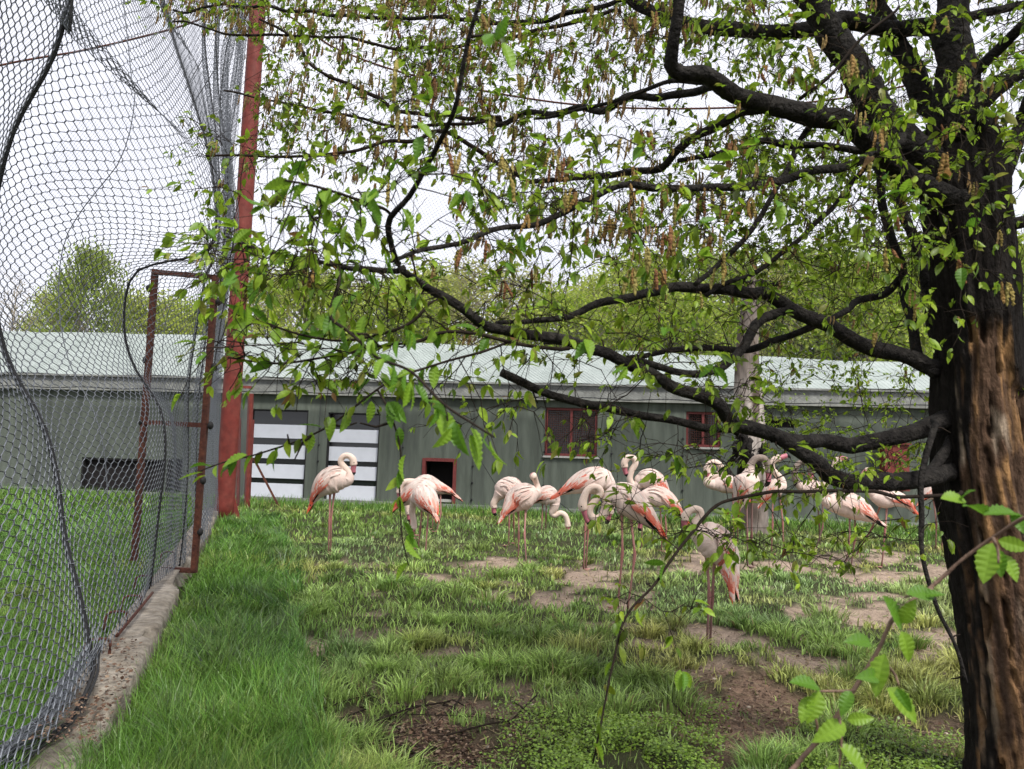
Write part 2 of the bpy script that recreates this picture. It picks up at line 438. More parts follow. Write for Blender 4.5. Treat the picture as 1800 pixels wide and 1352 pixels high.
for h in holes.values():
    a, b, c, d = h; t = -0.22
    for q in ([WP(a, c), WP(a, d), WP(a, d, t), WP(a, c, t)], [WP(b, d), WP(b, c), WP(b, c, t), WP(b, d, t)], [WP(a, d), WP(b, d), WP(b, d, t), WP(a, d, t)], [WP(b, c), WP(a, c), WP(a, c, t), WP(b, c, t)]):
        mb.add(q, None, [[0, 1, 2, 3]])
D = 9.0
for q in ([WP(S0, -.3), WP(S0, EAVE), WP(S0, EAVE, -D), WP(S0, -.3, -D)], [WP(S1, EAVE), WP(S1, -.3), WP(S1, -.3, -D), WP(S1, EAVE, -D)], [WP(S1, -.3, -D), WP(S0, -.3, -D), WP(S0, EAVE, -D), WP(S1, EAVE, -D)]):
    mb.add(q, None, [[0, 1, 2, 3]])
mb.build('wall', M['wall'], bld, smooth=False)
mb = MB(); wbox(mb, S0 - .1, S1 + .1, FAS, EAVE - 0.01, 0.0, 0.16); wbox(mb, S0 - .1, S1 + .1, EAVE - .01, EAVE + .035, 0.05, 0.24)
mb.build('fascia', M['fascia'], bld, smooth=False)
mb = MB(); wbox(mb, S0, S1, -0.2, 0.12, 0.003, 0.05); mb.build('plinth', M['fascia'], bld, smooth=False)
# roof: gently arched sheet
def ridge_z(s):
    return np.interp(s, [wall_px(-420, 800)[0], wall_px(100, 800)[0], wall_px(860, 800)[0], wall_px(1640, 800)[0], wall_px(2050, 800)[0]], [5.1, 5.05, 4.78, 4.45, 4.3])
mb = MB()
sg = np.linspace(S0 - .15, S1 + .15, 90); prof_t = [0.22, -0.2, -0.8, -1.5, -2.0, -2.2, -2.8, -3.4, -4.2, -5.2, -7, -9.2]
prof_h = [0.0, 0.12, 0.28, 0.44, 0.52, 0.63, 0.80, 0.91, 0.98, 1.0, .7, 0.05]
V = []
for s in sg:
    for t, h in zip(prof_t, prof_h):
        V.append(WP(s, EAVE + 0.04 + h * (ridge_z(s) - EAVE) + 0.02 * math.sin(s * 1.7 + t), t))
V = np.array(V); k = len(prof_t)
i = (np.arange(len(sg) - 1)[:, None] * k + np.arange(k - 1)[None]).ravel()
mb.add(V, None, np.stack([i, i + k, i + k + 1, i + 1], 1))
mb.build('roof', M['roof'], bld)

def window_frame(h, w, mt, t0=-0.14, t1=-0.02, bottom=True):
    a, b, c, d = h; mb = MB()
    wbox(mb, a, a + w, c, d, t0, t1); wbox(mb, b - w, b, c, d, t0, t1); wbox(mb, a + w, b - w, d - w, d, t0, t1)
    if bottom: wbox(mb, a + w, b - w, c, c + w, t0, t1)
    return mb.build('window', mt, bld, smooth=False)

def pane(h, par, mt='glass', t=-0.13, nm='pane'):
    a, b, c, d = h; mb = MB(); wbox(mb, a + .002, b - .002, c + .002, d - .002, t - .02, t); mb.build(nm, M[mt], par, smooth=False)

for key, bands in (('w1', ((746, 770), (782, 806), (816, 841), (850, 876))), ('w2', ((755, 778), (786, 811), (820, 844), (854, 880)))):
    h = holes[key]; f = window_frame(h, 0.035, M['blackiron'])
    pane(h, f)
    xm = {'w1': 485, 'w2': 619}[key]
    for (y0, y1) in bands:
        z1 = wall_px(xm, y0)[1]; z0 = wall_px(xm, y1)[1]
        mb = MB(); wbox(mb, h[0] + .04, h[1] - .05, z0, z1, -0.12, -0.095); mb.build('board', M['white'], f, smooth=False)
    mb = MB(); wbox(mb, h[0] - .03, h[1] + .03, h[2] - .07, h[2] - .004, -0.1, 0.05); mb.build('sill', M['sill'], f, smooth=False)
for key in ('w3', 'w4'):
    h = holes[key]; a, b, c, d = h
    f = window_frame(h, 0.06, M['redframe'], -0.16, -0.06)
    pane(h, f, t=-0.15)
    mb = MB(); mid = (a + b) / 2
    wbox(mb, mid - .03, mid + .03, c + .06, d - .06, -0.145, -0.055); mb.build('mullion', M['redframe'], f, smooth=False)
    mb = MB()
    for s in np.arange(a + .1, b - .06, 0.055): bar(mb, WP(s, c + .06, -.10), WP(s, d - .06, -.10), .008)
    for z_ in np.arange(c + .1, d - .06, 0.055): bar(mb, WP(a + .06, z_, -.092), WP(b - .06, z_, -.092), .008)
    mb.build('grille', M['rust'], f, smooth=False)
    mb = MB(); wbox(mb, a - .05, b + .06, c - .05, c - .004, -0.1, 0.07); mb.build('sill', M['sill'], f, smooth=False)
h = holes['pop']; a, b, c, d = h
mb = MB(); w = .075
wbox(mb, a - .01, a + w, c - .04, d, -0.12, 0.04); wbox(mb, b - w, b + .01, c - .04, d, -0.12, 0.04); wbox(mb, a + w, b - w, d - w, d + .01, -0.12, 0.04)
f = mb.build('pop_door', M['redframe'], bld, smooth=False)
mb = MB(); wbox(mb, a + .05, b - .05, c - .03, d - .03, -0.6, -0.58); wbox(mb, a, a + .01, c, d, -.58, -.22); wbox(mb, b - .01, b, c, d, -.58, -.22); wbox(mb, a, b, d - .01, d, -.58, -.22); wbox(mb, a, b, c - .1, c - .02, -.58, -.22)
mb.build('dark_passage', M['dark'], f, smooth=False)
mb = MB(); wbox(mb, a + .45 * (b - a), b - w, c + .1, c + .16, -0.2, -0.02); mb.build('ledge', M['sill'], f, smooth=False)
for key in ('dk', 'dk2'):
    h = holes[key]; f = window_frame(h, 0.05, M['blackiron']); pane(h, f, 'dark', -.15)
h = holes['vent']; f = window_frame(h, 0.02, M['blackiron']); pane(h, f, 'dark', -.15)
h = prect(1546, 782, 1588, 862); mb = MB(); wbox(mb, h[0], h[1], h[2], h[3], 0.003, 0.35); wbox(mb, h[0] - .04, h[1] + .04, h[3], h[3] + .04, 0.003, .4)
mb.build('red_cabinet', M['red'], bld, smooth=False)
for px in (560, 708, 832, 957, 1075, 1200):
    s = wall_px(px, 800)[0]; mb = MB()
    tube(mb, [WP(s, 0.1, .05), WP(s, 1.4, .045), WP(s, FAS, .06)], 0.005, 4)
    for z_ in np.arange(0.25, 2.2, 0.42): ball(mb, WP(s, z_, .03), 0.028, 6, 4)
    mb.build('climber_wire', M['cable'], bld)

# ------------------------------------------------------------------ kerb, staples
def KP(u, v, z): return A(*(KA + KD * u + KN * v), z)
mb = MB(); us = np.arange(-2.6, 11.2, 0.05); prof = [(-0.27, -0.1), (-0.27, 0.19), (-0.25, 0.2), (-0.2, 0.2), (-0.13, 0.2), (-0.07, 0.2), (-0.03, 0.2), (0, 0.185), (0.005, 0.1), (0.005, -0.1)]
V = []
for u in us:
    for k_, (v, z_) in enumerate(prof):
        n = float(fbm(u * 5 + k_ * .7, v * 9, z_ * 6, 3, 3) - .5)
        chip = max(0.0, float(fbm(u * 2.2, 3, 0, 3, 44)) - .56) * .35 if k_ in (6, 7, 8) else 0
        if u < -0.25: chip += 0.03 + .09 * max(0.0, float(fbm(u * 4, v * 6, 1, 3, 46)) - .35) * min(1, -u)
        V.append(KP(u, v + n * .03 - chip, z_ + n * (.025 + .06 * min(1, max(0, -u - .1))) - chip * .7 - (.10 * float(sstep(.15, .6, -u + n * .6)) if z_ > 0 else 0)))
V = np.array(V); k = len(prof); i = (np.arange(len(us) - 1)[:, None] * k + np.arange(k - 1)[None]).ravel()
mb.add(V, [[0, 1, 2]], np.stack([i, i + 1, i + k + 1, i + k], 1))
o = mb.build('kerb', M['concrete'], kind='structure')
staples = [(192, 1150), (222, 1098), (247, 1068), (266, 1030), (306, 985)]
for q, (px, py) in enumerate(staples):
    p = gnd(px, py, 0.2); mb = MB(); dn = A(*(KN), 0); up = A(0, 0, 1)
    h = 0.085
    tube(mb, catmull([p - up * .03, p + up * h * .8, p + up * h - dn * .02, p + up * h - dn * .09, p + up * (h - .02) - dn * .12, p - dn * .13 - up * .03], 14), 0.009, 6)
    o = mb.build('anchor_staple', M['rust']); o.location = (0, 0, 0)
    tag(o, ['bent rusty iron staple in the kerb nearest the rolled net end', 'rusty staple in the kerb just before the rusty rod', 'rusty staple in the kerb at the far end of the rusty rod', 'rusty staple in the kerb short of the steel frame', 'rusty staple in the kerb right beside the steel frame foot'][q], 'staple', 'rusty staples along the concrete kerb')
mb = MB(); a = gnd(205, 1118, .24); b = gnd(268, 1042, .25); tube(mb, catmull([a, (a + b) / 2 + A(0.01, 0, .01), b], 8), 0.011, 6)
tag(mb.build('steel_rod', M['rust']), 'thin rusty rod lying along the kerb under the net edge', 'rod')

# ------------------------------------------------------------------ red pole, frame, gate
pb = gnd(393, 915); pd = gdepth(393, 915)
pt = unp(455.0, -15.0, pd + 0.1)
pole = thing('red_pole', 'tall tapering red steel pole at the end of the netting', 'pole', pb)
mb = MB(); P_ = np.linspace(pb - A(0, 0, .1), pt, 24); tube(mb, P_, np.linspace(0.18, 0.145, 24), 20); mb.build('shaft', M['red'], pole)
for s_, w_ in ((A(1, 0, 0), .34), (A(-.3, -1, 0), .3)):
    mb = MB(); t_ = nrm(np.cross(s_, A(0, 0, 1))) * .012
    q = [pb + s_ * .1 - A(0, 0, .05), pb + s_ * w_ - A(0, 0, .05), pb + s_ * .13 + A(0, 0, .62)]
    mb.add([a + t_ for a in q] + [a - t_ for a in q], [[0, 1, 2], [5, 4, 3]], [[0, 3, 4, 1], [1, 4, 5, 2], [2, 5, 3, 0]]); mb.build('gusset', M['red'], pole, smooth=False)

fd = gdepth(341, 1003, 0.2)
fr = thing('net_support', 'rusty upright rectangular steel frame standing on the kerb against the net', 'support', gnd(341, 1003, .2))
def fp(px, py, dd=0.0): return unp(float(px), float(py), fd + dd)
w = .052
for nm, a, b in (('upright', fp(341, 1004), fp(379, 484)), ('upright', fp(236, 985, .25), fp(273, 474, .25)), ('crossbar', fp(270, 478, .25), fp(381, 488)), ('crossbar', fp(254, 742, .25), fp(362, 748)), ('crossbar', fp(286, 1001, .1), fp(345, 1003))):
    mb = MB(); bar(mb, a, b, w if nm == 'upright' else .045); mb.build(nm, M['rust'], fr, smooth=False)
for px, py, dd in ((384, 530, 0), (377, 645, 0), (370, 748, 0), (357, 845, 0), (352, 935, 0), (262, 507, .25), (256, 633, .25), (249, 742, .25)):
    mb = MB(); ball(mb, fp(px, py, dd), .04, 8, 5, sc=(.7, 1, 1)); mb.build('lug', M['blackiron'], fr)
gd = wd = gdepth(437, 893)
gt = thing('red_gate', 'narrow red steel gate frame with mesh between pole and building', 'gate', gnd(437, 893))
def gp(px, py, dd=0.0): return unp(float(px), float(py), gd + dd)
for nm, a, b, w in (('post', gp(434, 895), gp(441, 692), .10), ('post', gp(418, 900), gp(421, 735), .06), ('post', gp(436, 890, .3), gp(444, 738, .3), .07), ('top_rail', gp(410, 680), gp(442, 681), .06), ('strut', gp(495, 900, .2), gp(446, 806, .2), .045)):
    mb = MB(); bar(mb, a, b, w); mb.build(nm, M['red'] if nm != 'strut' else M['rust'], gt, smooth=False)

# ------------------------------------------------------------------ netting beside the kerb
cols = [
    (2.0, [(-60, 1520), (-110, 1300), (-190, 1000), (-230, 600), (-190, 200), (-120, -100), (0, -3600)]),
    (3.7, [(160, 1175), (150, 1110), (135, 1040), (110, 940), (96, 830), (70, 740), (22, 650), (0, 570), (-12, 450), (2, 330), (30, 220), (92, 100), (118, 0), (128, -120), (230, -2100)]),
    (5.6, [(262, 1035), (268, 1000), (280, 900), (292, 800), (284, 720), (241, 650), (222, 590), (224, 520), (242, 478), (285, 462), (335, 452), (372, 430), (380, 370), (365, 270), (330, 160), (300, 70), (285, 0), (285, -80), (330, -1150)]),
    (7.2, [(318, 995), (322, 940), (326, 820), (330, 700), (345, 600), (362, 500), (382, 440), (388, 380), (384, 270), (362, 110), (358, 40), (360, -60), (390, -720)]),
    (9.5, [(352, 950), (355, 850), (366, 700), (384, 560), (398, 470), (412, 380), (398, 250), (395, 100), (410, 0), (432, -330)]),
    (13.9, [(378, 914), (384, 700), (390, 540), (400, 380), (413, 240), (432, 60), (442, -20)])]
NR = 400
C3 = []
for d_, pth in cols:
    p = np.array(pth, float)
    C3.append(catmull(unp(p[:, 0], p[:, 1], np.full(len(p), d_)), NR))
C3 = np.array(C3); dk = np.array([c[0] for c in cols])

def sheet(u, v):
    """u: depth along the fence (array), v: row 0..NR-1 (array, same shape) -> 3D"""
    k = np.clip(np.searchsorted(dk, u, side='right') - 1, 0, len(dk) - 2)
    t = ((u - dk[k]) / (dk[k + 1] - dk[k]))
    t = t * t * (3 - 2 * t) * 0.5 + t * 0.5
    vi = np.clip(v, 0, NR - 1.001); v0 = vi.astype(int); f = (vi - v0)[..., None]
    def g(kk): return C3[kk, v0] * (1 - f) + C3[kk, v0 + 1] * f
    p = g(k) * (1 - t[..., None]) + g(k + 1) * t[..., None]
    fold = np.sin(u * 7 + 3 * np.sin(v / NR * 5)) * 0.05 * sstep(6.5, 8, u) + (vnoise(u * 2.0, v / NR * 9, 0, 3) - .5) * 0.05
    return p + A(*KN, 0) * fold[..., None]

fence = thing('net_fence', 'sagging grey wire netting hung beside the concrete kerb on the left', 'netting', KP(2, -.15, 0))
us = np.arange(2.0, 13.9, 0.047)
NP = 142                                                              # rows of cells
mb = MB()
offs = np.array([-1.0, -.8, .8, 1.0]); 
for w0_ in range(0, len(us), 11):
    uw = us[w0_:w0_ + 11]
    rows = np.arange(0, NP * 4)
    cpy = project(sheet(np.full(len(rows), uw[0]), rows / (NP * 4 - 1) * (NR - 1)))[1]
    top = int(np.argmax(cpy < -420)) if (cpy < -420).any() else len(rows)
    rows = rows[:max(12, top)]
    par = (np.arange(len(uw)) + w0_) % 2
    o4 = offs[(rows[None] + 2 * par[:, None]) % 4]
    Uw = uw[:, None] + 0.0235 * o4 * .98
    Vw = rows[None] / (NP * 4 - 1) * (NR - 1) + (vnoise(Uw * 9, rows[None] * .2, 0, 8) - .5) * .5
    wires(mb, sheet(Uw, Vw), 0.0028)
# twist knots where neighbouring wires hook
mb.build('wire_mesh', M['wire'], fence)
def netline(u, r, name='cable', mt='cable', off=0.0, v0=0, v1=1.0, n=90, wob=0.0):
    v = np.linspace(v0, v1, n) * (NR - 1); uu = np.full(n, u) + wob * np.sin(np.linspace(0, 17, n))
    P_ = sheet(uu, v) + A(*KN, 0) * off
    mb = MB(); tube(mb, P_, r, 7); mb.build(name, M[mt], fence)
netline(3.7, 0.013); netline(3.66, 0.009, wob=.03)
netline(5.6, 0.009); netline(5.63, 0.006, wob=.02)
for u in (7.2, 8.1, 9.5): netline(u, 0.008)
for u in (4.45, 6.4): netline(u, 0.003, 'tie_wire', 'wire')
for a_, b_ in (((326, 158), (357, 102)), ((335, 190), (385, 110)), ((300, 410), (430, 425))):
    mb = MB(); tube(mb, [unp(*map(float, a_), 6.3), unp(*map(float, b_), 6.6)], 0.004, 4); mb.build('tie_wire', M['cable'], fence)
# bindings round the thick cable
mb = MB()
for v in np.linspace(0.03, .33, 26):
    c = sheet(np.array([3.7]), np.array([v * (NR - 1)]))[0]
    a = np.linspace(0, 2 * np.pi * 1.4, 14); r_ = rng.uniform(.018, .032)
    tube(mb, c + np.stack([np.cos(a) * r_, np.sin(a) * r_ * .6, np.linspace(-.012, .02, 14)], 1), 0.0022, 4)
mb.build('binding', M['wire'], fence, kind='stuff')
# rolled-up bottom of the net at the near end
mb = MB()
B_ = sheet(np.array([3.7]), np.array([0.0]))[0]
c0 = catmull([gnd(-140, 1450, .1), gnd(0, 1330, .14), gnd(75, 1270, .18), B_ + A(.02, -.22, .02), B_ + A(0, -.08, .06), B_ + A(-.01, 0, .2)], 40)
for k in range(130):
    a = rng.uniform(0, 6.28); r_ = 0.07 * math.sqrt(rng.uniform(0, 1)); tw = rng.uniform(-1.5, 1.5)
    i0 = rng.integers(0, 20); i1 = rng.integers(i0 + 8, 41); q = c0[i0:i1]; aa = a + tw * np.linspace(0, 1, len(q)) * 2
    tube(mb, q + np.stack([np.cos(aa) * r_, np.sin(aa) * r_ * .4, np.sin(aa * 1.3) * r_ * .8], 1) + rng.normal(0, .006, (len(q), 3)), 0.002, 4)
mbc = MB()
for off, r_ in ((0, .010), (.02, .007)):
    q = catmull([gnd(-60, 1430, .1), gnd(60, 1315 + off * 100, .12), gnd(125, 1262, .15), B_ + A(.08, -.15, .0), B_ + A(.03, -.05, .06), B_ + A(.01, .0, .12)], 30)
    tube(mbc, q + A(off, 0, 0), r_, 7)
mb.build('rolled_edge', M['wire'], fence, kind='stuff')
mbc.build('cable', M['cable'], fence)
# mesh strip from the pole to the building
mb = MB()
a0, a1 = gp(404, 900, -.6), gp(416, 690, -.6); b0, b1 = gp(434, 895), gp(441, 692)
sA = np.linspace(0, 1, 22)[:, None, None]; tv = np.arange(90); zig = np.where((tv[None] + np.arange(22)[:, None]) % 2 == 0, .5, -.5)[..., None] / 22
T_ = (tv / 89)[None, :, None]
Pm = (a0 * (1 - T_) + a1 * T_) * (1 - (sA + zig)) + (b0 * (1 - T_) + b1 * T_) * (sA + zig)
wires(mb, Pm, 0.0025); mb.build('wire_mesh', M['wire'], gt)

# ------------------------------------------------------------------ aviary roof net, cables
net = thing('aviary_net', 'fine grey overhead bird net sloping from high cables down to the building', 'net', WP(0, 2.9, .3))
top_px = [(-700, 300, 10.0), (-300, 190, 11.5), (0, 115, 12.6), (150, 88, 13.3), (300, 52, 13.8), (462, 8, 14.3), (600, 90, 14.3), (800, 150, 14.2), (1100, 190, 14.0), (1500, 170, 13.6), (1900, 60, 13.0), (2400, -60, 12.6)]
tp = np.array(top_px, float); TOP = catmull(unp(tp[:, 0], tp[:, 1], tp[:, 2]), 400)
BOT = np.array([WP(s, FAS + .05, .3) for s in np.linspace(S0, S1, 400)])
def patch(a, b, sag):
    t = np.clip(a, 0, 1) * 398.99; i0 = t.astype(int); f = (t - i0)[..., None]
    T_ = TOP[i0] * (1 - f) + TOP[i0 + 1] * f; B_ = BOT[i0] * (1 - f) + BOT[i0 + 1] * f
    bb = b[..., None]
    return T_ * (1 - bb) + B_ * bb + A(0, 0.6, -1) * (sag * np.sin(np.pi * b))[..., None]
def roofp(a, b, sag):
    t = np.clip(a, 0, 1) * 398.99; i0 = t.astype(int); f = (t - i0)[..., None]
    T_ = TOP[i0] * (1 - f) + TOP[i0 + 1] * f
    N_ = np.stack([T_[..., 0] * .7 + 1, np.full(T_.shape[:-1], -3.0), np.full(T_.shape[:-1], 8.6)], -1)
    bb = b[..., None]
    return T_ * (1 - bb) + N_ * bb + A(0, 0, -1) * (sag * np.sin(np.pi * b))[..., None]
def diag_net(mb, fn, width, height, cell, sag, r, nseg):
    ah = height / width
    out = []
    for sg in (1, -1):
        st = np.arange(-ah if sg > 0 else 0, 1 if sg > 0 else 1 + ah, cell / width)
        b = np.linspace(0, 1, nseg)[None]; a = st[:, None] + sg * b * ah
        ok = (a >= 0) & (a <= 1)
        P_ = fn(a, np.broadcast_to(b, a.shape), sag)
        keep = ok.all(1); out.append(P_[keep])
    for P_ in out: wires(mb, P_, r)
mb = MB(); diag_net(mb, patch, 32, 8, 0.09, 0.5, 0.0024, 14); mb.build('curtain_mesh', M['netwire'], net)
mb = MB(); diag_net(mb, roofp, 32, 17, 0.09, 0.6, 0.0024, 12); mb.build('roof_mesh', M['netwire'], net)
mb = MB(); tube(mb, TOP[::4], 0.018, 6); mb.build('top_cable', M['rust'], net)
mb = MB(); P_ = BOT[::3].copy(); P_[:, 2] += 0.02 * np.sin(np.arange(len(P_)) * .9); tube(mb, P_, 0.012, 5); mb.build('bottom_cable', M['cable'], net)
for a_, b_ in (((612, 695), (665, 540)), ((797, 690), (880, 560)), ((665, 540), (790, 720)), ((790, 720), (876, 860)), ((985, 885), (1090, 965)), ((480, 300), (474, 480)), ((497, 300), (500, 470)), ((540, 200), (600, 350)), ((977, 690), (1030, 620)), ((515, 130), (505, 200))):
    mb = MB(); tube(mb, [unp(*map(float, a_), 17.5), unp(*map(float, b_), 16.6)], 0.008, 4); mb.build('stay_wire', M['cable'], net)

# ------------------------------------------------------------------ background trees
def leaf_cloud(mb, C, n, sig, size, c0, c1, seed):
    g = np.random.default_rng(seed)
    k = len(C) * n
    P_ = np.repeat(C, n, 0) + g.normal(0, 1, (k, 3)) * np.repeat(np.broadcast_to(np.asarray(sig), (len(C),)), n)[:, None] * A(1, 1, .75)
    d = nrm(g.normal(0, 1, (k, 3)) + A(0, 0, -.3)); s = nrm(np.cross(d, g.normal(0, 1, (k, 3))))
    L = size * g.uniform(.6, 1.3, (k, 1)); w = L * .38
    V = np.stack([P_, P_ + d * L * .5 + s * w, P_ + d * L, P_ + d * L * .5 - s * w], 1)
    t = np.clip(g.normal(.5, .25, k) , 0, 1)[:, None]; cc = c0 * (1 - t) + c1 * t
    mb.add(V.reshape(-1, 3), None, np.arange(k * 4).reshape(-1, 4), np.repeat(cc, 4, 0))

PROTO = []
kinds = [(9.5, 2.8, 190, 62, .40, .16, (0.28, 0.35, 0.055), (0.44, 0.50, 0.10)),     # yellow green, loose
         (10, 2.6, 150, 44, .40, .14, (0.29, 0.31, 0.085), (0.44, 0.45, 0.14)),       # olive, thin, twiggy
         (9.0, 2.7, 220, 66, .36, .16, (0.17, 0.24, 0.036), (0.31, 0.39, 0.07)),    # mid green
         (8.5, 2.9, 220, 70, .38, .16, (0.24, 0.34, 0.042), (0.42, 0.49, 0.075)),    # fresh green bushy
         (11, 2.6, 80, 16, .5, .10, (0.24, 0.2, 0.11), (0.32, 0.27, 0.16))]         # nearly bare
for pi, (h, cr, nc, nl, sg, sz, c0, c1) in enumerate(kinds):
    g = np.random.default_rng(100 + pi)
    tr, cr_mb = MB(), MB()
    top = A(g.normal(0, .3), g.normal(0, .3), h * .92)
    tp_ = catmull([A(0, 0, -.2), A(.1, .05, h * .3), top * A(.6, .6, .65), top], 14); tube(tr, tp_, np.linspace(.17, .02, 14), 7)
    cen = []
    for k in range(nc):
        a = g.uniform(0, 6.283); zf = g.uniform(.22, 1.0); prof = math.sin(min(1, zf * 1.02) * np.pi * .93) ** .6
        rr = cr * prof * math.sqrt(g.uniform(.08, 1)) * g.uniform(.75, 1.15)
        cen.append(A(math.cos(a) * rr, math.sin(a) * rr, h * zf))
    cen = np.array(cen)
    for c in cen:
        zb = max(.4, c[2] - np.hypot(c[0], c[1]) * g.uniform(.6, 1.2)); b = A(*[np.interp(zb, tp_[:, 2], tp_[:, q]) for q in range(3)])
        md = (b + c) / 2 + g.normal(0, .12, 3) + A(0, 0, .12)
        q = catmull([b, md, c, c + (c - md) * .35], 8); tube(tr, q, np.linspace(.035, .008, 8), 3, cap=False)
        for j in range(3):
            e = c + g.normal(0, .38, 3) + A(0, 0, .3); tube(tr, np.array([md * .4 + c * .6, (md * .2 + c * .8 + e) / 2, e]), [.012, .009, .005], 3, cap=False)
    leaf_cloud(cr_mb, cen, nl, sg, sz, A(*c0), A(*c1), 50 + pi)
    PROTO.append((tr.mesh('trunk'), cr_mb.mesh('crown', smooth=False)))
M['farbark'] = mat('far_bark', color=(0.27, 0.235, 0.18), rough=.9, var=.3, vscale=4)
for t_, c_ in PROTO: t_.materials.append(M['farbark']); c_.materials.append(M['far_leaf'])
KL = ['yellow-green loose-crowned tree', 'thin olive-brown twiggy tree', 'mid green tree', 'fresh green bushy tree', 'nearly bare tall twiggy tree']
KC = ['tree'] * 5
spots = [(-230, 520, 33, 2), (-90, 480, 36, 4), (25, 478, 33, 4), (165, 445, 30, 2), (95, 515, 37, 0), (265, 520, 34, 0), (345, 540, 38, 3), (462, 478, 36, 1), (545, 470, 32, 0), (520, 505, 40, 4), (620, 500, 36, 1), (690, 512, 33, 3),
         (760, 480, 38, 0), (840, 470, 33, 1), (910, 478, 36, 1), (985, 520, 32, 3), (960, 465, 41, 4), (1060, 490, 34, 0), (1130, 455, 37, 0), (1200, 520, 31, 3), (1270, 450, 36, 2), (1350, 470, 33, 1), (1430, 440, 37, 2), (1510, 470, 32, 3),
         (1590, 430, 36, 0), (1680, 440, 33, 2), (1790, 430, 36, 3), (1900, 420, 34, 2), (2030, 440, 36, 0)]
where = ['beyond the roof, left of everything else', 'far left beyond the netting', 'at the left edge behind the netting', 'densest, round-topped, behind the netting', 'behind the netting beside the round-topped tree', 'behind the upper corner of the steel frame', 'seen through the steel frame', 'just right of the red pole above the roof',
         'second right of the red pole', 'behind the tree right of the red pole', 'above the white-striped windows', 'above the second striped window', 'above the pop door', 'above the wall right of the pop door', 'above the sawn branch stub', 'above the red-framed window, low and bushy', 'above the red-framed window, tall and thin',
         'above the main low limb', 'brightest yellow, above the middle limb', 'low beside the bleached snag', 'left of the bleached snag', 'behind the bleached snag', 'right of the bleached snag', 'bushy, between snag and dark trunk', 'behind the thin upright stems', 'behind the dark trunk', 'right of the dark trunk', 'beyond the right edge', 'farthest right beyond the trunk']
for k, (px, py, d_, kd) in enumerate(spots):
    top = unp(float(px), float(py), d_); h = kinds[kd][0]
    root = thing('broadleaf_tree', KL[kd] + ' ' + where[k], 'tree', (top[0], top[1], 0), 'trees behind the flamingo house')
    sc = top[2] / h; g = rng.uniform(.95, 1.15) if px not in (165, 95) else .62
    for nm, me in zip(('trunk', 'crown'), PROTO[kd]):
        o = bpy.data.objects.new(nm, me); COL.objects.link(o); o.parent = root
    root.rotation_euler = (0, 0, rng.uniform(0, 6.28)); root.scale = (sc * g, sc * g, sc)

# ------------------------------------------------------------------ bleached snag
sdp = 14.5
mb = MB(); q = np.array([(1322, 938), (1322, 870), (1320, 780), (1317, 700), (1314, 640), (1318, 560), (1326, 488)], float)
P_ = catmull(np.hstack([unp(q[:, 0], q[:, 1], np.full(len(q), sdp)), np.array([27, 25, 25, 23, 20, 17, 13])[:, None] * sdp / FPX]), 70)
n = 28; a = np.arange(n) / n * 6.283
jit = 1 + (fbm(a[None] * 2.2 + 0 * P_[:, :1], P_[:, 2:3] * .9 + 0 * a[None], 0, 4, 61) - .5) * .5
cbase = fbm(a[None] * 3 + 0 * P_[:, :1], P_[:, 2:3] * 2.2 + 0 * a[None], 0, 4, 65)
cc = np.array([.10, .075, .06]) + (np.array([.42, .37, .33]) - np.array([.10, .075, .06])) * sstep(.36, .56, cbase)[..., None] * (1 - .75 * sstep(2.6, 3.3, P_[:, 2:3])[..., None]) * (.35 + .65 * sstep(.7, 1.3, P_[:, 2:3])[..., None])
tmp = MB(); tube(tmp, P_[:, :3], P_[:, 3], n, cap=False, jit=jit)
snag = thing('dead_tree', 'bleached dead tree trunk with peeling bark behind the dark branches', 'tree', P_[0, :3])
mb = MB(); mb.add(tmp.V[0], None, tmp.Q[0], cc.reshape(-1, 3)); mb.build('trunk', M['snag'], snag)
mb = MB(); c = unp(1316.0, 785.0, sdp - .22)
for k in range(26):
    e = c + rng.normal(0, 1, 3) * A(.22, .08, .26); tube(mb, catmull([e, e + rng.normal(0, .06, 3) - A(0, 0, .1), e + rng.normal(0, .07, 3) - A(0, 0, .24)], 6), [.05, .07, .06, .05, .035, .01], 6, jit=rng.uniform(.6, 1.4, (6, 6)))
mb.build('bark_flap', M['limb'], snag, kind='stuff')
mb = MB(); tube(mb, [unp(1300.0, 496.0, sdp - .1), unp(1335., 497., sdp - .1), unp(1372., 499., sdp - .15)], [.05, .06, .05], 8); mb.build('branch_stub', M['limb'], snag)

# ------------------------------------------------------------------ flamingos
PALE = np.array([0.72, 0.53, 0.46]); WHITE = np.array([0.74, 0.625, 0.56]); CORAL = np.array([0.62, 0.095, 0.045]); PINK = np.array([0.70, 0.30, 0.22]); BLACK = np.array([0.012, 0.010, 0.010]); GREY = np.array([0.24, 0.19, 0.16]); LEGC = np.array([0.30, 0.145, 0.125])

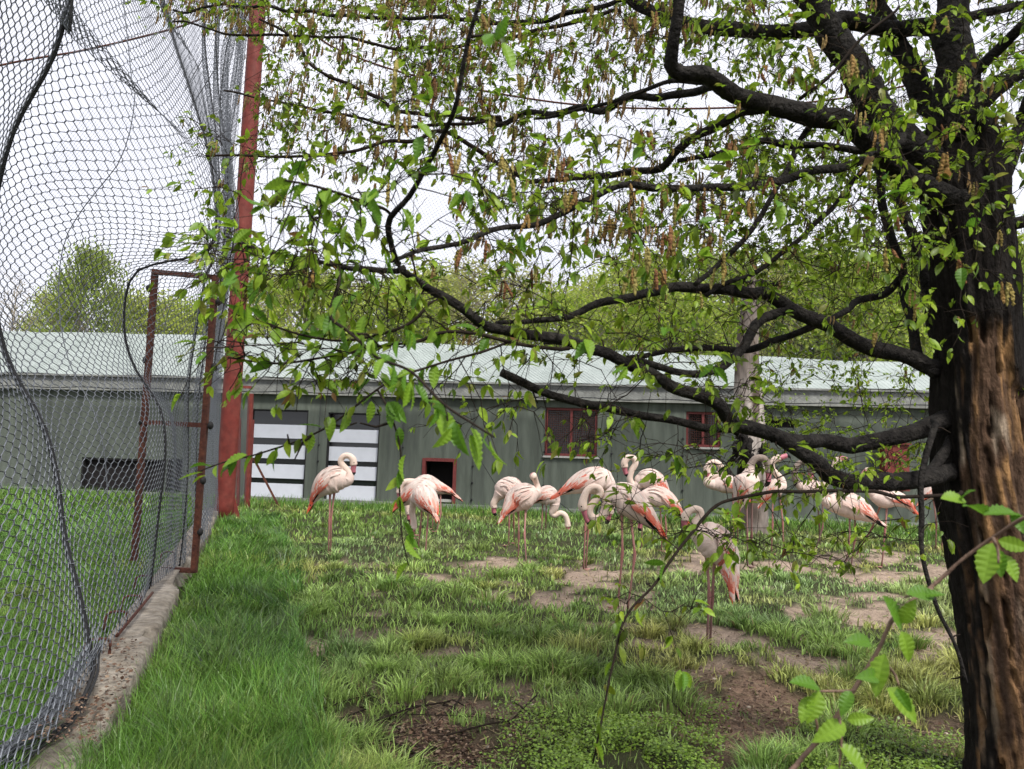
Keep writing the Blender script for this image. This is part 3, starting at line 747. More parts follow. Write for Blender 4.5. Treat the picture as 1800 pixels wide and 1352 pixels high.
def flamingo(label, torso, neck, bill, legs, red=0.6, juv=False, seed=1, depth=None, legdark=0.0, tailn=9, tlen=1.0):
    g = np.random.default_rng(seed)
    fx, fy = legs[0][2][:2]
    d = depth or gdepth(fx, fy)
    k = d / FPX
    base = unp(float(fx), float(fy), d)
    root = thing('flamingo', label, 'flamingo', (base[0], base[1], 0), 'flamingos standing in the enclosure')
    def pt(q, r=True):
        px, py = q[0], q[1]; dd = q[3] if len(q) > 3 else 0.0
        p = unp(float(px), float(py), d + dd)
        return np.append(p, q[2] * k) if r else p
    tp_ = np.array([pt(q) for q in torso]); npn = np.array([pt(q) for q in neck])
    NT, NN = 30, 52
    allp = np.vstack([tp_, npn])
    full = catmull(allp, 120)
    full[:, 3] = np.maximum(full[:, 3], .6 * k)
    P_, R_ = full[:, :3], full[:, 3]
    # where the torso ends (neck base): nearest full index to the last torso point
    it = int(np.argmin(np.linalg.norm(P_ - tp_[-1, :3], axis=1)))
    T = nrm(np.gradient(P_, axis=0))
    up = A(0, 0, 1)
    # lateral axis by parallel transport from the torso's
    X = np.zeros_like(P_); x_ = nrm(np.cross(T[it // 2], up)); x0 = x_.copy()
    for i in range(it // 2, len(P_)): x_ = nrm(x_ - T[i] * (x_ @ T[i])); X[i] = x_
    x_ = x0
    for i in range(it // 2, -1, -1): x_ = nrm(x_ - T[i] * (x_ @ T[i])); X[i] = x_
    Y = np.cross(X, T)
    n = 18; a = np.arange(n) / n * 2 * np.pi
    tt = np.arange(len(P_)) / max(1, it)
    lat = np.where(tt < 1, .80, 1.0)
    lump = 1 + (fbm(a[None] * 2.5 + 0 * P_[:, :1], np.arange(len(P_))[:, None] * .22 + 0 * a[None], seed, 3, 5) - .5) * (0.16 * (tt < .95))[:, None]
    V = P_[:, None] + (R_[:, None] * lump)[..., None] * (np.sin(a)[None, :, None] * X[:, None] * lat[:, None, None] + np.cos(a)[None, :, None] * Y[:, None])
    body_c = WHITE * .55 + PALE * .45
    c = np.broadcast_to(body_c, (len(P_), n, 3)).copy()
    nz_ = fbm(a[None] * 3 + 0 * P_[:, :1], np.arange(len(P_))[:, None] * .5 + 0 * a[None], seed, 3, 8)[..., None]
    c = c * (0.9 + .2 * nz_)
    c = c * (1 - .35 * np.clip(nz_ - .5, 0, 1)) + PINK * .35 * np.clip(nz_ - .5, 0, 1)
    Yv = nrm(up - T * (T @ up)[:, None]); rad_ = np.sin(a)[None, :, None] * X[:, None] + np.cos(a)[None, :, None] * Y[:, None]
    th_ = np.degrees(np.arccos(np.clip((rad_ * Yv[:, None]).sum(-1), -1, 1)))
    cz = sstep(0, .1, tt)[:, None] * (1 - sstep(.5, .68, tt))[:, None] * sstep(48, 66, th_) * (1 - sstep(100, 118, th_)) * sstep(.3, .55, nz_[..., 0]) * min(1, red * 1.1)
    c = c * (1 - cz[..., None]) + CORAL * 1.1 * cz[..., None]
    if juv:
        w_ = sstep(1.0, 1.25, tt)[:, None, None]; c = c * (1 - w_) + GREY * (.8 + .5 * nz_) * w_
    else:
        w_ = (sstep(1.0, 1.3, tt) * .5)[:, None, None]; c = c * (1 - w_) + np.array([.70, .55, .44]) * w_
    mb = MB(); i = np.arange(len(P_) - 1)[:, None] * n; j = np.arange(n)[None]; j2 = (j + 1) % n
    Q = np.stack([i + j, i + j2, i + n + j2, i + n + j], -1).reshape(-1, 4)
    Vf = np.vstack([V.reshape(-1, 3), P_[0], P_[-1] + T[-1] * R_[-1] * .6]); K = len(P_)
    jj = np.arange(n); jn = (jj + 1) % n
    Tt = np.vstack([np.stack([jn, jj, np.full(n, K * n)], 1), np.stack([(K - 1) * n + jj, (K - 1) * n + jn, np.full(n, K * n + 1)], 1)])
    mb.add(Vf, Tt, Q, np.vstack([c.reshape(-1, 3), c[0, 0], c[-1, 0]]))
    body = mb.build('body', M['plume'], root)
    # eyes
    hd = P_[-4]; mb = MB()
    for s in (-1, 1): ball(mb, hd + X[-4] * s * R_[-4] * .92 + Y[-4] * R_[-4] * .25, R_[-4] * .16, 6, 4)
    mb.build('eye', M['eye'], body)
    # bill
    bp = np.array([pt((q[0], q[1], 1, q[2] if len(q) > 2 else 0), False) for q in bill])
    b0 = P_[-1]
    q = catmull(np.vstack([b0[None], bp]), 18); r0 = R_[-1] * .8
    rr = r0 * np.interp(np.linspace(0, 1, 18), [0, .35, .6, .85, 1], [1, .85, .82, .5, .12])
    tmp = MB(); tube(tmp, q, rr, 9)
    mb = MB(); Qf = tmp.Q[0]; seg = Qf[:, 0] // 9; isb = seg >= 10
    mb.add(tmp.V[0]); mb.V = [tmp.V[0]]; mb.Q = [Qf[~isb], Qf[isb]]; mb.mq = [np.zeros((~isb).sum(), int), np.ones(isb.sum(), int)]
    mb.T = [tmp.T[0]]; mb.mt = [np.concatenate([np.zeros(9, int), np.ones(9, int)])]
    mb.build('bill', [M['bill'], M['billtip']], root)
    # wings: rows of drooping feathers that follow the torso
    L = np.linalg.norm(np.diff(P_[:it + 1], axis=0), axis=1).sum()
    Yt = nrm(up - T * (T @ up)[:, None]); Xt = np.cross(T, Yt)
    def surf(u, th, lift, s=1):
        f = u * it
        if f < 0: p = P_[0] + (P_[0] - P_[1]) / max(np.linalg.norm(P_[1] - P_[0]), 1e-6) * (-u) * L; i0 = 0; r_ = R_[2]
        else:
            i0 = int(min(f, it - 1)); fr_ = f - i0; p = P_[i0] * (1 - fr_) + P_[i0 + 1] * fr_; r_ = R_[i0] * (1 - fr_) + R_[i0 + 1] * fr_
        r_ = max(r_, 2.0 * k)
        nrm_ = s * math.sin(th) * Xt[i0] * .86 + math.cos(th) * Yt[i0]
        return p + nrm_ * (r_ * (1.012 + lift * .7)), nrm_
    for s in (-1, 1):
        mb = MB()
        for row, (u0, u1, t0, t1, cnt, ln, wd) in enumerate((( .16, .42, 92, 112, 6, .34, .060), (.10, .66, 58, 104, 34, .26, .065), (.22, .80, 50, 92, 30, .25, .05), (.30, .88, 14, 72, 46, .22, .045), (.35, .88, 2, 40, 26, .22, .045), (.05, .34, 5, 95, 26, .2, .05))):
            for q in range(cnt):
                u = u0 + (u1 - u0) * g.uniform(); th = math.radians(t0 + (t1 - t0) * g.uniform()) 
                droop = g.uniform(.15, .55) if row in (2, 3, 4) else g.uniform(-.1, .2)
                ll = ln * g.uniform(.7, 1.25); pts = []
                for m_ in range(5):
                    f = m_ / 4
                    p, nn = surf(u - ll * f, min(th + droop * f, 2.05), .015 + .012 * (6 - row) / 6 + .012 * f + .006 * row, s)
                    pts.append(p)
                pts = np.array(pts); tg = nrm(np.gradient(pts, axis=0)); _, nn = surf(max(0, u - ll * .5), min(th, 2.0), 0, s)
                sd_ = nrm(np.cross(tg, nn)); ww = wd * L * np.array([.35, .5, .5, .36, .04])[:, None] * g.uniform(.6, 1.1)
                V_ = np.stack([pts - sd_ * ww, pts + nn * ww * .3, pts + sd_ * ww], 1).reshape(-1, 3)
                qi = np.arange(4)[:, None] * 3; Qd = np.vstack([np.hstack([qi, qi + 1, qi + 4, qi + 3]), np.hstack([qi + 1, qi + 2, qi + 5, qi + 4])])
                if row == 0: cf = BLACK if g.uniform() < .75 else CORAL
                elif row == 1: cf = CORAL if g.uniform() < red + .2 else PINK
                elif row == 2: cf = CORAL if g.uniform() < red * .6 and u < .6 else (PINK if g.uniform() < .08 + red * .15 else PALE)
                elif row == 5: cf = CORAL if (g.uniform() < red * .75 and th > .5) else (PINK if g.uniform() < red * .6 else PALE)
                else: cf = WHITE * g.uniform(.88, 1.04) if g.uniform() < .7 else PALE
                cf = np.clip(cf * g.uniform(.84, 1.12), 0, .9)
                gr = np.repeat(np.linspace(0, 1, 5), 3)[:, None]
                mixf = .30 if row in (1, 2, 5) else .12; cv = cf * (1 - mixf * (1 - gr)) + (PALE * mixf * (1 - gr) if row else 0)
                mb.add(V_, None, Qd, np.clip(cv, 0, .9))
        mb.build('wing', M['feather'], root)
    # short tail feathers
    mb = MB()
    for q in range(tailn):
        th = g.uniform(-1.5, 1.5); p0, _ = surf(.16, abs(th), 0, 1 if th > 0 else -1); e = P_[0] + (P_[0] - P_[4]) * g.uniform(.1, .5) * tlen + g.normal(0, 1.6 * k, 3)
        pts = catmull([p0, (p0 + e) / 2 + g.normal(0, 1 * k, 3), e], 4); sd_ = nrm(np.cross(e - p0, up)); ww = 2.4 * k * np.array([.5, 1, .9, .1])[:, None]
        V_ = np.stack([pts - sd_ * ww, pts + sd_ * ww], 1).reshape(-1, 3); qi = np.arange(3)[:, None] * 2
        cf = CORAL * 1.1 if g.uniform() < red else (PINK if g.uniform() < .5 else PALE); mb.add(V_, None, np.hstack([qi, qi + 1, qi + 3, qi + 2]), cf)
    mb.build('tail', M['feather'], root)
    # legs
    for li, (hip, knee, foot) in enumerate(legs):
        hp = pt((hip[0], hip[1], 1, hip[2] if len(hip) > 2 else 0), False)
        fd_ = gdepth(foot[0], foot[1]) if len(foot) < 3 else d + foot[2]
        if depth: fd_ = depth + (.06 if li else 0)
        ft = unp(float(foot[0]), float(foot[1]), fd_)
        kn = pt((knee[0], knee[1], 1, (knee[2] if len(knee) > 2 else 0) + (fd_ - d) * .55), False)
        gz = float(Hgt(ft[0], ft[1]) - .03 * np.clip(dirt(np.array([ft[0]]), np.array([ft[1]]))[0], 0, 1)); ft[2] = gz + .012
        hp2 = hp + A(0, 0, .06)
        q = np.vstack([np.linspace(hp2, kn, 9), np.linspace(kn, ft, 10)[1:]])
        rr = np.interp(np.arange(18), [0, 2, 4, 7, 8, 9, 11, 16, 17], [.022, .0145, .0108, .012, .017, .0145, .0098, .0098, .012])
        lc = LEGC * (1 - legdark) + np.array([.12, .085, .08]) * legdark
        cl = np.stack([lc * (1.0 + .35 * math.sin(v_)) for v_ in np.linspace(0, 5, 18)]); cl[7:10] = lc * .8 + np.array([.25, .06, .06])*.3
        mb = MB(); tube(mb, q, rr, 8, col=cl)
        fwd = A(1, 0, 0) if (neck[-1][0] >= torso[0][0]) else A(-1, 0, 0)
        fwd = nrm(fwd * .8 + A(0, -.5, 0)); sdv = A(-fwd[1], fwd[0], 0)
        toes = [fwd * .085 + sdv * .05, fwd * .10, fwd * .085 - sdv * .05]
        for t_ in toes: tube(mb, np.array([ft, ft + t_ * .55 - A(0, 0, .003), ft + t_ - A(0, 0, .006)]), [.009, .007, .004], 5, col=lc * 1.15)
        z_ = A(0, 0, .004)
        tp3 = [ft, ft + toes[0] * .92, ft + toes[1] * .85, ft + toes[2] * .92]
        mb.add([p + z_ for p in tp3] + [p - z_ for p in tp3], [[0, 1, 2], [0, 2, 3], [6, 5, 4], [7, 6, 4]], [[1, 5, 6, 2], [2, 6, 7, 3]], lc * 1.1)
        mb.build('leg', M['leg'], root)
    return root

F = flamingo
F('flamingo standing alone in front of the white-striped window, facing right with curled neck', [(547, 888, 2), (557, 868, 11), (572, 852, 21), (590, 842, 23), (605, 842, 18), (612, 842, 11)], [(614, 832, 7), (606, 822, 5.5), (599, 812, 5.2), (603, 803, 5.2), (612, 801, 5.2), (620, 807, 6), (622, 817, 6.5)], [(621, 825), (621, 832), (616, 837)],
  [((580, 870), (579, 915), (577, 977)), ((588, 868), (582, 913), (581, 976))], red=.75, seed=1)
F('flamingo preening its back, left of the pair before the pop door', [(695, 894, 2), (706, 882, 9), (722, 870, 18), (738, 862, 21), (752, 860, 15), (758, 858, 10)], [(750, 851, 7), (738, 850, 6), (724, 847, 6), (711, 848, 5.5), (704, 856, 5.5), (702, 866, 6)], [(703, 874), (706, 882), (711, 883)],
  [((722, 886), (722, 915), (721, 948)), ((730, 886), (728, 915), (728, 946))], red=.8, seed=2)
F('flamingo with its back turned and head down to the grass before the pop door', [(766, 908, 2, -.28), (761, 895, 12, -.2), (751, 880, 21, -.05), (741, 873, 20, .12), (733, 876, 13, .22)], [(727, 886, 7, .28), (724, 900, 5.5, .3), (727, 914, 5.2, .28), (727, 926, 6, .25), (726, 931, 5.5, .22)], [(724, 937, .2), (723, 943, .18), (727, 946, .17)],
  [((742, 895), (739, 928), (735, 967)), ((753, 896), (751, 930), (748, 971))], red=.5, seed=3)
F('flamingo whose pointed pink tail sticks out to the right before the pop door', [(801, 872, 2), (788, 863, 6), (770, 858, 12), (750, 853, 18), (735, 855, 14), (727, 860, 9)], [(720, 868, 6), (716, 880, 5), (717, 893, 5), (719, 903, 5.5)], [(719, 909), (720, 915), (724, 917)],
  [((762, 875), (761, 902), (760, 933)), ((774, 872), (775, 902), (768, 935))], red=.3, seed=4)
F('pale flamingo bending its neck down at the left of the middle trio', [(928, 876, 2), (915, 870, 12), (900, 861, 21), (886, 861, 19), (879, 868, 12)], [(873, 876, 7), (868, 885, 6), (868, 892, 6)], [(868, 898), (870, 904), (874, 904)],
  [((895, 880), (895, 920), (894, 964)), ((903, 880), (903, 920), (904, 961))], red=.15, seed=5, legdark=.2)
F('flamingo in the middle trio with its neck held straight up', [(883, 910, 2, -.1), (892, 897, 10, -.06), (906, 882, 20), (922, 872, 23), (937, 867, 15, .06), (943, 865, 9, .08)], [(945, 858, 6, .1), (943, 850, 5, .1), (940, 842, 5.5, .06), (937, 836, 6.5)], [(936, 838, .08), (936, 843, .13), (936, 848, .13)],
  [((911, 900), (912, 942), (911, 984)), ((924, 900), (922, 938), (925, 991))], red=.55, seed=6, legdark=.2)
F('flamingo feeding with its head lowered to the ground right of the middle trio', [(938, 884, 2), (948, 876, 11), (961, 872, 18), (972, 878, 14), (975, 886, 9)], [(973, 895, 7), (970, 902, 5.5), (975, 906, 4.8), (985, 902, 4.8), (993, 906, 4.8), (997, 916, 4.8), (998, 925, 5.5)], [(997, 931), (996, 937), (992, 940)],
  [((954, 885), (953, 910), (952, 938)), ((960, 885), (960, 910), (958, 937))], red=.12, seed=7, legdark=.3)
F('fluffy flamingo with raised red tail behind the large front flamingo', [(980, 870, 3), (994, 862, 8), (1012, 853, 16), (1034, 846, 22), (1056, 845, 23), (1068, 851, 15)], [(1074, 862, 9), (1077, 876, 6), (1076, 890, 6), (1072, 902, 6)], [(1070, 910), (1068, 918), (1063, 920)],
  [((1030, 862), (1029, 928), (1026, 996)), ((1037, 862), (1034, 930), (1030, 994))], red=.85, seed=8)
F('largest flamingo standing front centre on bare soil with S-bent neck and pink bill', [(1166, 944, 2), (1152, 924, 9), (1135, 906, 17), (1116, 890, 25), (1094, 876, 28), (1078, 876, 20), (1070, 884, 13)], [(1065, 897, 9), (1057, 909, 7.5), (1046, 912, 6.8), (1037, 904, 6.5), (1038, 891, 6.2), (1048, 878, 6), (1056, 867, 6), (1052, 858, 6), (1042, 856, 6), (1032, 863, 6.2), (1026, 876, 6.8), (1024, 888, 8.2), (1026, 896, 7.5)], [(1029, 905), (1034, 917), (1047, 925)],
  [((1093, 905), (1094, 972), (1086, 1066)), ((1107, 905), (1116, 975), (1103, 1070))], red=.95, seed=9, tailn=22)
F('flamingo behind the largest one with a looped neck rising above it', [(1178, 880, 2), (1168, 866, 10), (1155, 852, 18), (1140, 844, 20), (1127, 847, 14), (1120, 852, 9)], [(1112, 852, 6.5), (1107, 842, 5.5), (1110, 828, 5.2), (1117, 815, 5.2), (1114, 806, 5.2), (1105, 804, 5.5), (1098, 812, 6), (1098, 821, 6)], [(1099, 828), (1102, 835), (1108, 834)],
  [((1130, 866), (1129, 915), (1128, 964)), ((1146, 866), (1147, 912), (1146, 957))], red=.85, seed=10, legdark=.2)
F('flamingo half hidden behind the largest one with black wing edge pointing right', [(1200, 908, 2), (1190, 896, 9), (1172, 880, 16), (1153, 872, 19), (1137, 873, 14), (1130, 877, 9)], [(1124, 886, 6), (1121, 898, 5.5), (1124, 910, 5.5), (1126, 918, 6)], [(1125, 924), (1124, 930), (1128, 933)],
  [((1168, 890), (1171, 930), (1171, 967)), ((1160, 890), (1163, 930), (1163, 966))], red=.7, seed=11)
F('nearest flamingo at right of centre with drooping red tail and tucked neck', [(1289, 1038, 7, -.1), (1285, 1012, 15, -.06), (1277, 982, 22), (1260, 958, 30), (1240, 942, 27), (1228, 934, 17)], [(1224, 921, 10), (1230, 909, 7), (1231, 899, 6.5), (1223, 895, 6.5), (1213, 897, 6.5), (1205, 906, 7), (1203, 914, 7.5)], [(1203, 922), (1206, 931), (1213, 935)],
  [((1242, 985), (1247, 1046), (1242, 1138)), ((1257, 985), (1252, 1050), (1248, 1136))], red=.85, seed=12, legdark=.45, tailn=46, tlen=1.2)
F('flamingo with round white neck loop and red shoulder, left of the bleached snag', [(1313, 876, 2), (1300, 863, 9), (1285, 853, 15), (1267, 850, 15), (1253, 851, 10)], [(1243, 848, 7), (1248, 839, 5.5), (1262, 834, 5.2), (1268, 823, 5.2), (1261, 814, 5.2), (1250, 814, 5.4), (1243, 823, 6), (1243, 831, 6)], [(1244, 838), (1246, 845), (1251, 847)],
  [((1288, 866), (1289, 908), (1290, 957)), ((1296, 866), (1297, 908), (1297, 955))], red=.7, seed=13)
F('young flamingo with grey-brown arched neck before the bleached snag', [(1298, 898, 2), (1302, 880, 11), (1309, 858, 21), (1316, 842, 20), (1318, 829, 10)], [(1320, 817, 6.5), (1329, 806, 6), (1342, 806, 6), (1350, 817, 6.5), (1351, 830, 7)], [(1351, 839), (1350, 850), (1345, 856)],
  [((1312, 882), (1314, 945), (1314, 1001)), ((1322, 880), (1321, 942), (1323, 997))], red=.5, juv=True, seed=14, legdark=.7)
F('flamingo raising its dark pink face right of the bleached snag', [(1338, 886, 2), (1347, 872, 10), (1359, 859, 16), (1371, 852, 13), (1374, 847, 8)], [(1372, 841, 6), (1365, 833, 5.2), (1358, 825, 5), (1357, 815, 5), (1362, 808, 5.5), (1370, 805, 6.5)], [(1377, 803), (1385, 801), (1390, 806)],
  [((1358, 868), (1358, 922), (1356, 977)), ((1370, 866), (1376, 920), (1377, 978))], red=.35, seed=15)
F('young flamingo with grey neck loop under the lowest dark limb', [(1460, 884, 2), (1447, 871, 10), (1432, 860, 15), (1416, 857, 12), (1408, 855, 8)], [(1401, 848, 6), (1397, 837, 5.5), (1398, 824, 5.2), (1406, 814, 5.2), (1417, 812, 5.5), (1425, 820, 6), (1426, 831, 6.5)], [(1425, 839), (1422, 847), (1417, 848)],
  [((1446, 880), (1446, 927), (1435, 970)), ((1436, 875), (1440, 920), (1442, 966))], red=.25, juv=True, seed=16, legdark=.7)
F('broad white flamingo with bent legs below the lowest dark limb', [(1544, 918, 3), (1530, 908, 11), (1508, 895, 20), (1484, 886, 22), (1462, 884, 15), (1453, 882, 9)], [(1446, 874, 7), (1446, 860, 5.5), (1455, 845, 5.2), (1464, 830, 5.2), (1468, 815, 5.5), (1474, 807, 6.5)], [(1481, 806), (1489, 809), (1490, 816)],
  [((1494, 905), (1493, 952), (1485, 1002)), ((1503, 905), (1503, 945), (1494, 999))], red=.2, seed=17, legdark=.5)
F('flamingo with fanned red wing tip at right under the low limb', [(1606, 898, 3), (1594, 885, 9), (1574, 877, 14), (1553, 876, 17), (1540, 873, 12), (1533, 868, 8)], [(1528, 858, 6), (1529, 847, 5.2), (1534, 837, 5.2), (1530, 828, 5.5), (1523, 828, 6)], [(1518, 833), (1516, 840), (1520, 844)],
  [((1560, 890), (1556, 930), (1550, 994)), ((1550, 890), (1533, 928), (1504, 980))], red=.9, seed=18)
F('flamingo half hidden behind the dark tree trunk', [(1618, 882, 2), (1630, 870, 10), (1645, 861, 16), (1659, 857, 13), (1665, 853, 8)], [(1671, 845, 6), (1674, 834, 5.2), (1670, 824, 5.5), (1663, 821, 6)], [(1657, 824), (1653, 830), (1655, 836)],
  [((1648, 876), (1656, 920), (1656, 969)), ((1640, 876), (1646, 920), (1645, 967))], red=.4, seed=19)

# ------------------------------------------------------------------ main tree
TD = 3.1
tree = thing('hornbeam_tree', 'large dark hornbeam with peeling trunk, low limbs, fresh leaves and hanging catkins', 'tree', gnd(1806, 1420))
tq = np.array([(1690, 215, 50), (1697, 330, 66), (1712, 450, 65), (1722, 600, 66), (1727, 720, 72), (1737, 850, 78), (1760, 1000, 78), (1780, 1150, 82), (1800, 1300, 88), (1812, 1430, 104), (1815, 1480, 125)], float)
tp4 = np.hstack([unp(tq[:, 0], tq[:, 1], np.full(len(tq), TD + .1)), (tq[:, 2] * (TD + .1) / FPX)[:, None]])
tc = catmull(tp4[::-1], 300); n = 120; a = np.arange(n) / n * 2 * np.pi
Pc, Rc = tc[:, :3], tc[:, 3]
T = nrm(np.gradient(Pc, axis=0)); X_ = nrm(np.cross(T, A(0, 1, 0))); Y_ = np.cross(X_, T)
hh = Pc[:, 2:3] + 0 * a[None]; ca, sa = np.cos(a)[None] + 0 * hh, np.sin(a)[None] + 0 * hh
ridge = fbm(ca * 5, sa * 5, hh * 1.1, 4, 21); fine = fbm(ca * 14, sa * 14, hh * 5, 4, 23); groove = .6 * fbm(ca * 9 + 7 + .5 * np.sin(hh * 7), sa * 9, hh * 2.2, 4, 27) + .4 * fbm(ca * 6, sa * 6, hh * 7, 4, 28)
lump = fbm(ca * 1.6, sa * 1.6, hh * 1.8, 3, 29)
V0 = Pc[:, None] + Rc[:, None, None] * (ca[..., None] * X_[:, None] + sa[..., None] * Y_[:, None])
pxv, pyv, _ = project(V0)
nv = nrm(V0 - Pc[:, None]); front = ((CAM - V0) * nv).sum(-1) > -0.3
edge = np.interp(pyv, [540, 560, 640, 700, 760, 900, 1000, 1100, 1300, 1400], [1718, 1700, 1695, 1694, 1693, 1700, 1700, 1706, 1728, 1738])
redge = np.interp(pyv, [540, 560, 640, 680, 720], [1722, 1722, 1740, 1765, 1900])
e1 = (pxv - edge) / 14 + (fine - .5) * 7 + (ridge - .5) * 5; e2 = (redge - pxv) / 14 + (fine - .5) * 6 + (lump - .5) * 9
wood = sstep(-.6, .6, np.minimum(e1, e2)) * front * sstep(545, 590, pyv + (ridge - .5) * 60)
bark_d = (ridge - .5) * .06 + (fine - .5) * .04 + (lump - .5) * .05
wood_d = -.016 + (groove - .5) * .05 + (fine - .5) * .012
disp = bark_d * (1 - wood) + wood_d * wood
V = V0 + nv * disp[..., None]
barkc = np.array([.015, .0125, .011]) * (.5 + 1.1 * fine[..., None])
holes_ = sstep(.60, .68, fbm(ca * 7, sa * 7, hh * 6, 4, 39)); disp = disp - .03 * holes_ * wood
V = V0 + nv * disp[..., None]
w1, w2, w3 = np.array([.36, .20, .085]), np.array([.095, .058, .038]), np.array([.42, .33, .24])
gv = sstep(.38, .6, groove)[..., None]; blot = sstep(.47, .60, fbm(ca * 4, sa * 4, hh * 4.5, 4, 35))[..., None]; wc = w2 * (1 - gv) + (w1 * blot + np.array([.135, .08, .05]) * (1 - blot)) * gv
pal = sstep(.58, .68, fbm(ca * 3, sa * 3, hh * 2.5, 3, 33))[..., None]; wc = wc * (1 - pal) + w3 * pal * .8 + wc * pal * .2
lowd = sstep(860, 1000, pyv)[..., None] * .55
wc = wc * (1 - lowd) + (np.array([.15, .085, .05]) * gv + np.array([.05, .032, .024]) * (1 - gv)) * lowd
wc = wc * (.3 + 1.1 * fine[..., None]) * (1 - .75 * holes_[..., None])
cc = barkc * (1 - wood[..., None]) + wc * wood[..., None]
i = np.arange(len(Pc) - 1)[:, None] * n; j = np.arange(n)[None]; j2 = (j + 1) % n
mb = MB(); mb.add(V.reshape(-1, 3), None, np.stack([i + j, i + j2, i + n + j2, i + n + j], -1).reshape(-1, 4), cc.reshape(-1, 3))
mb.build('trunk', M['bark'], tree)

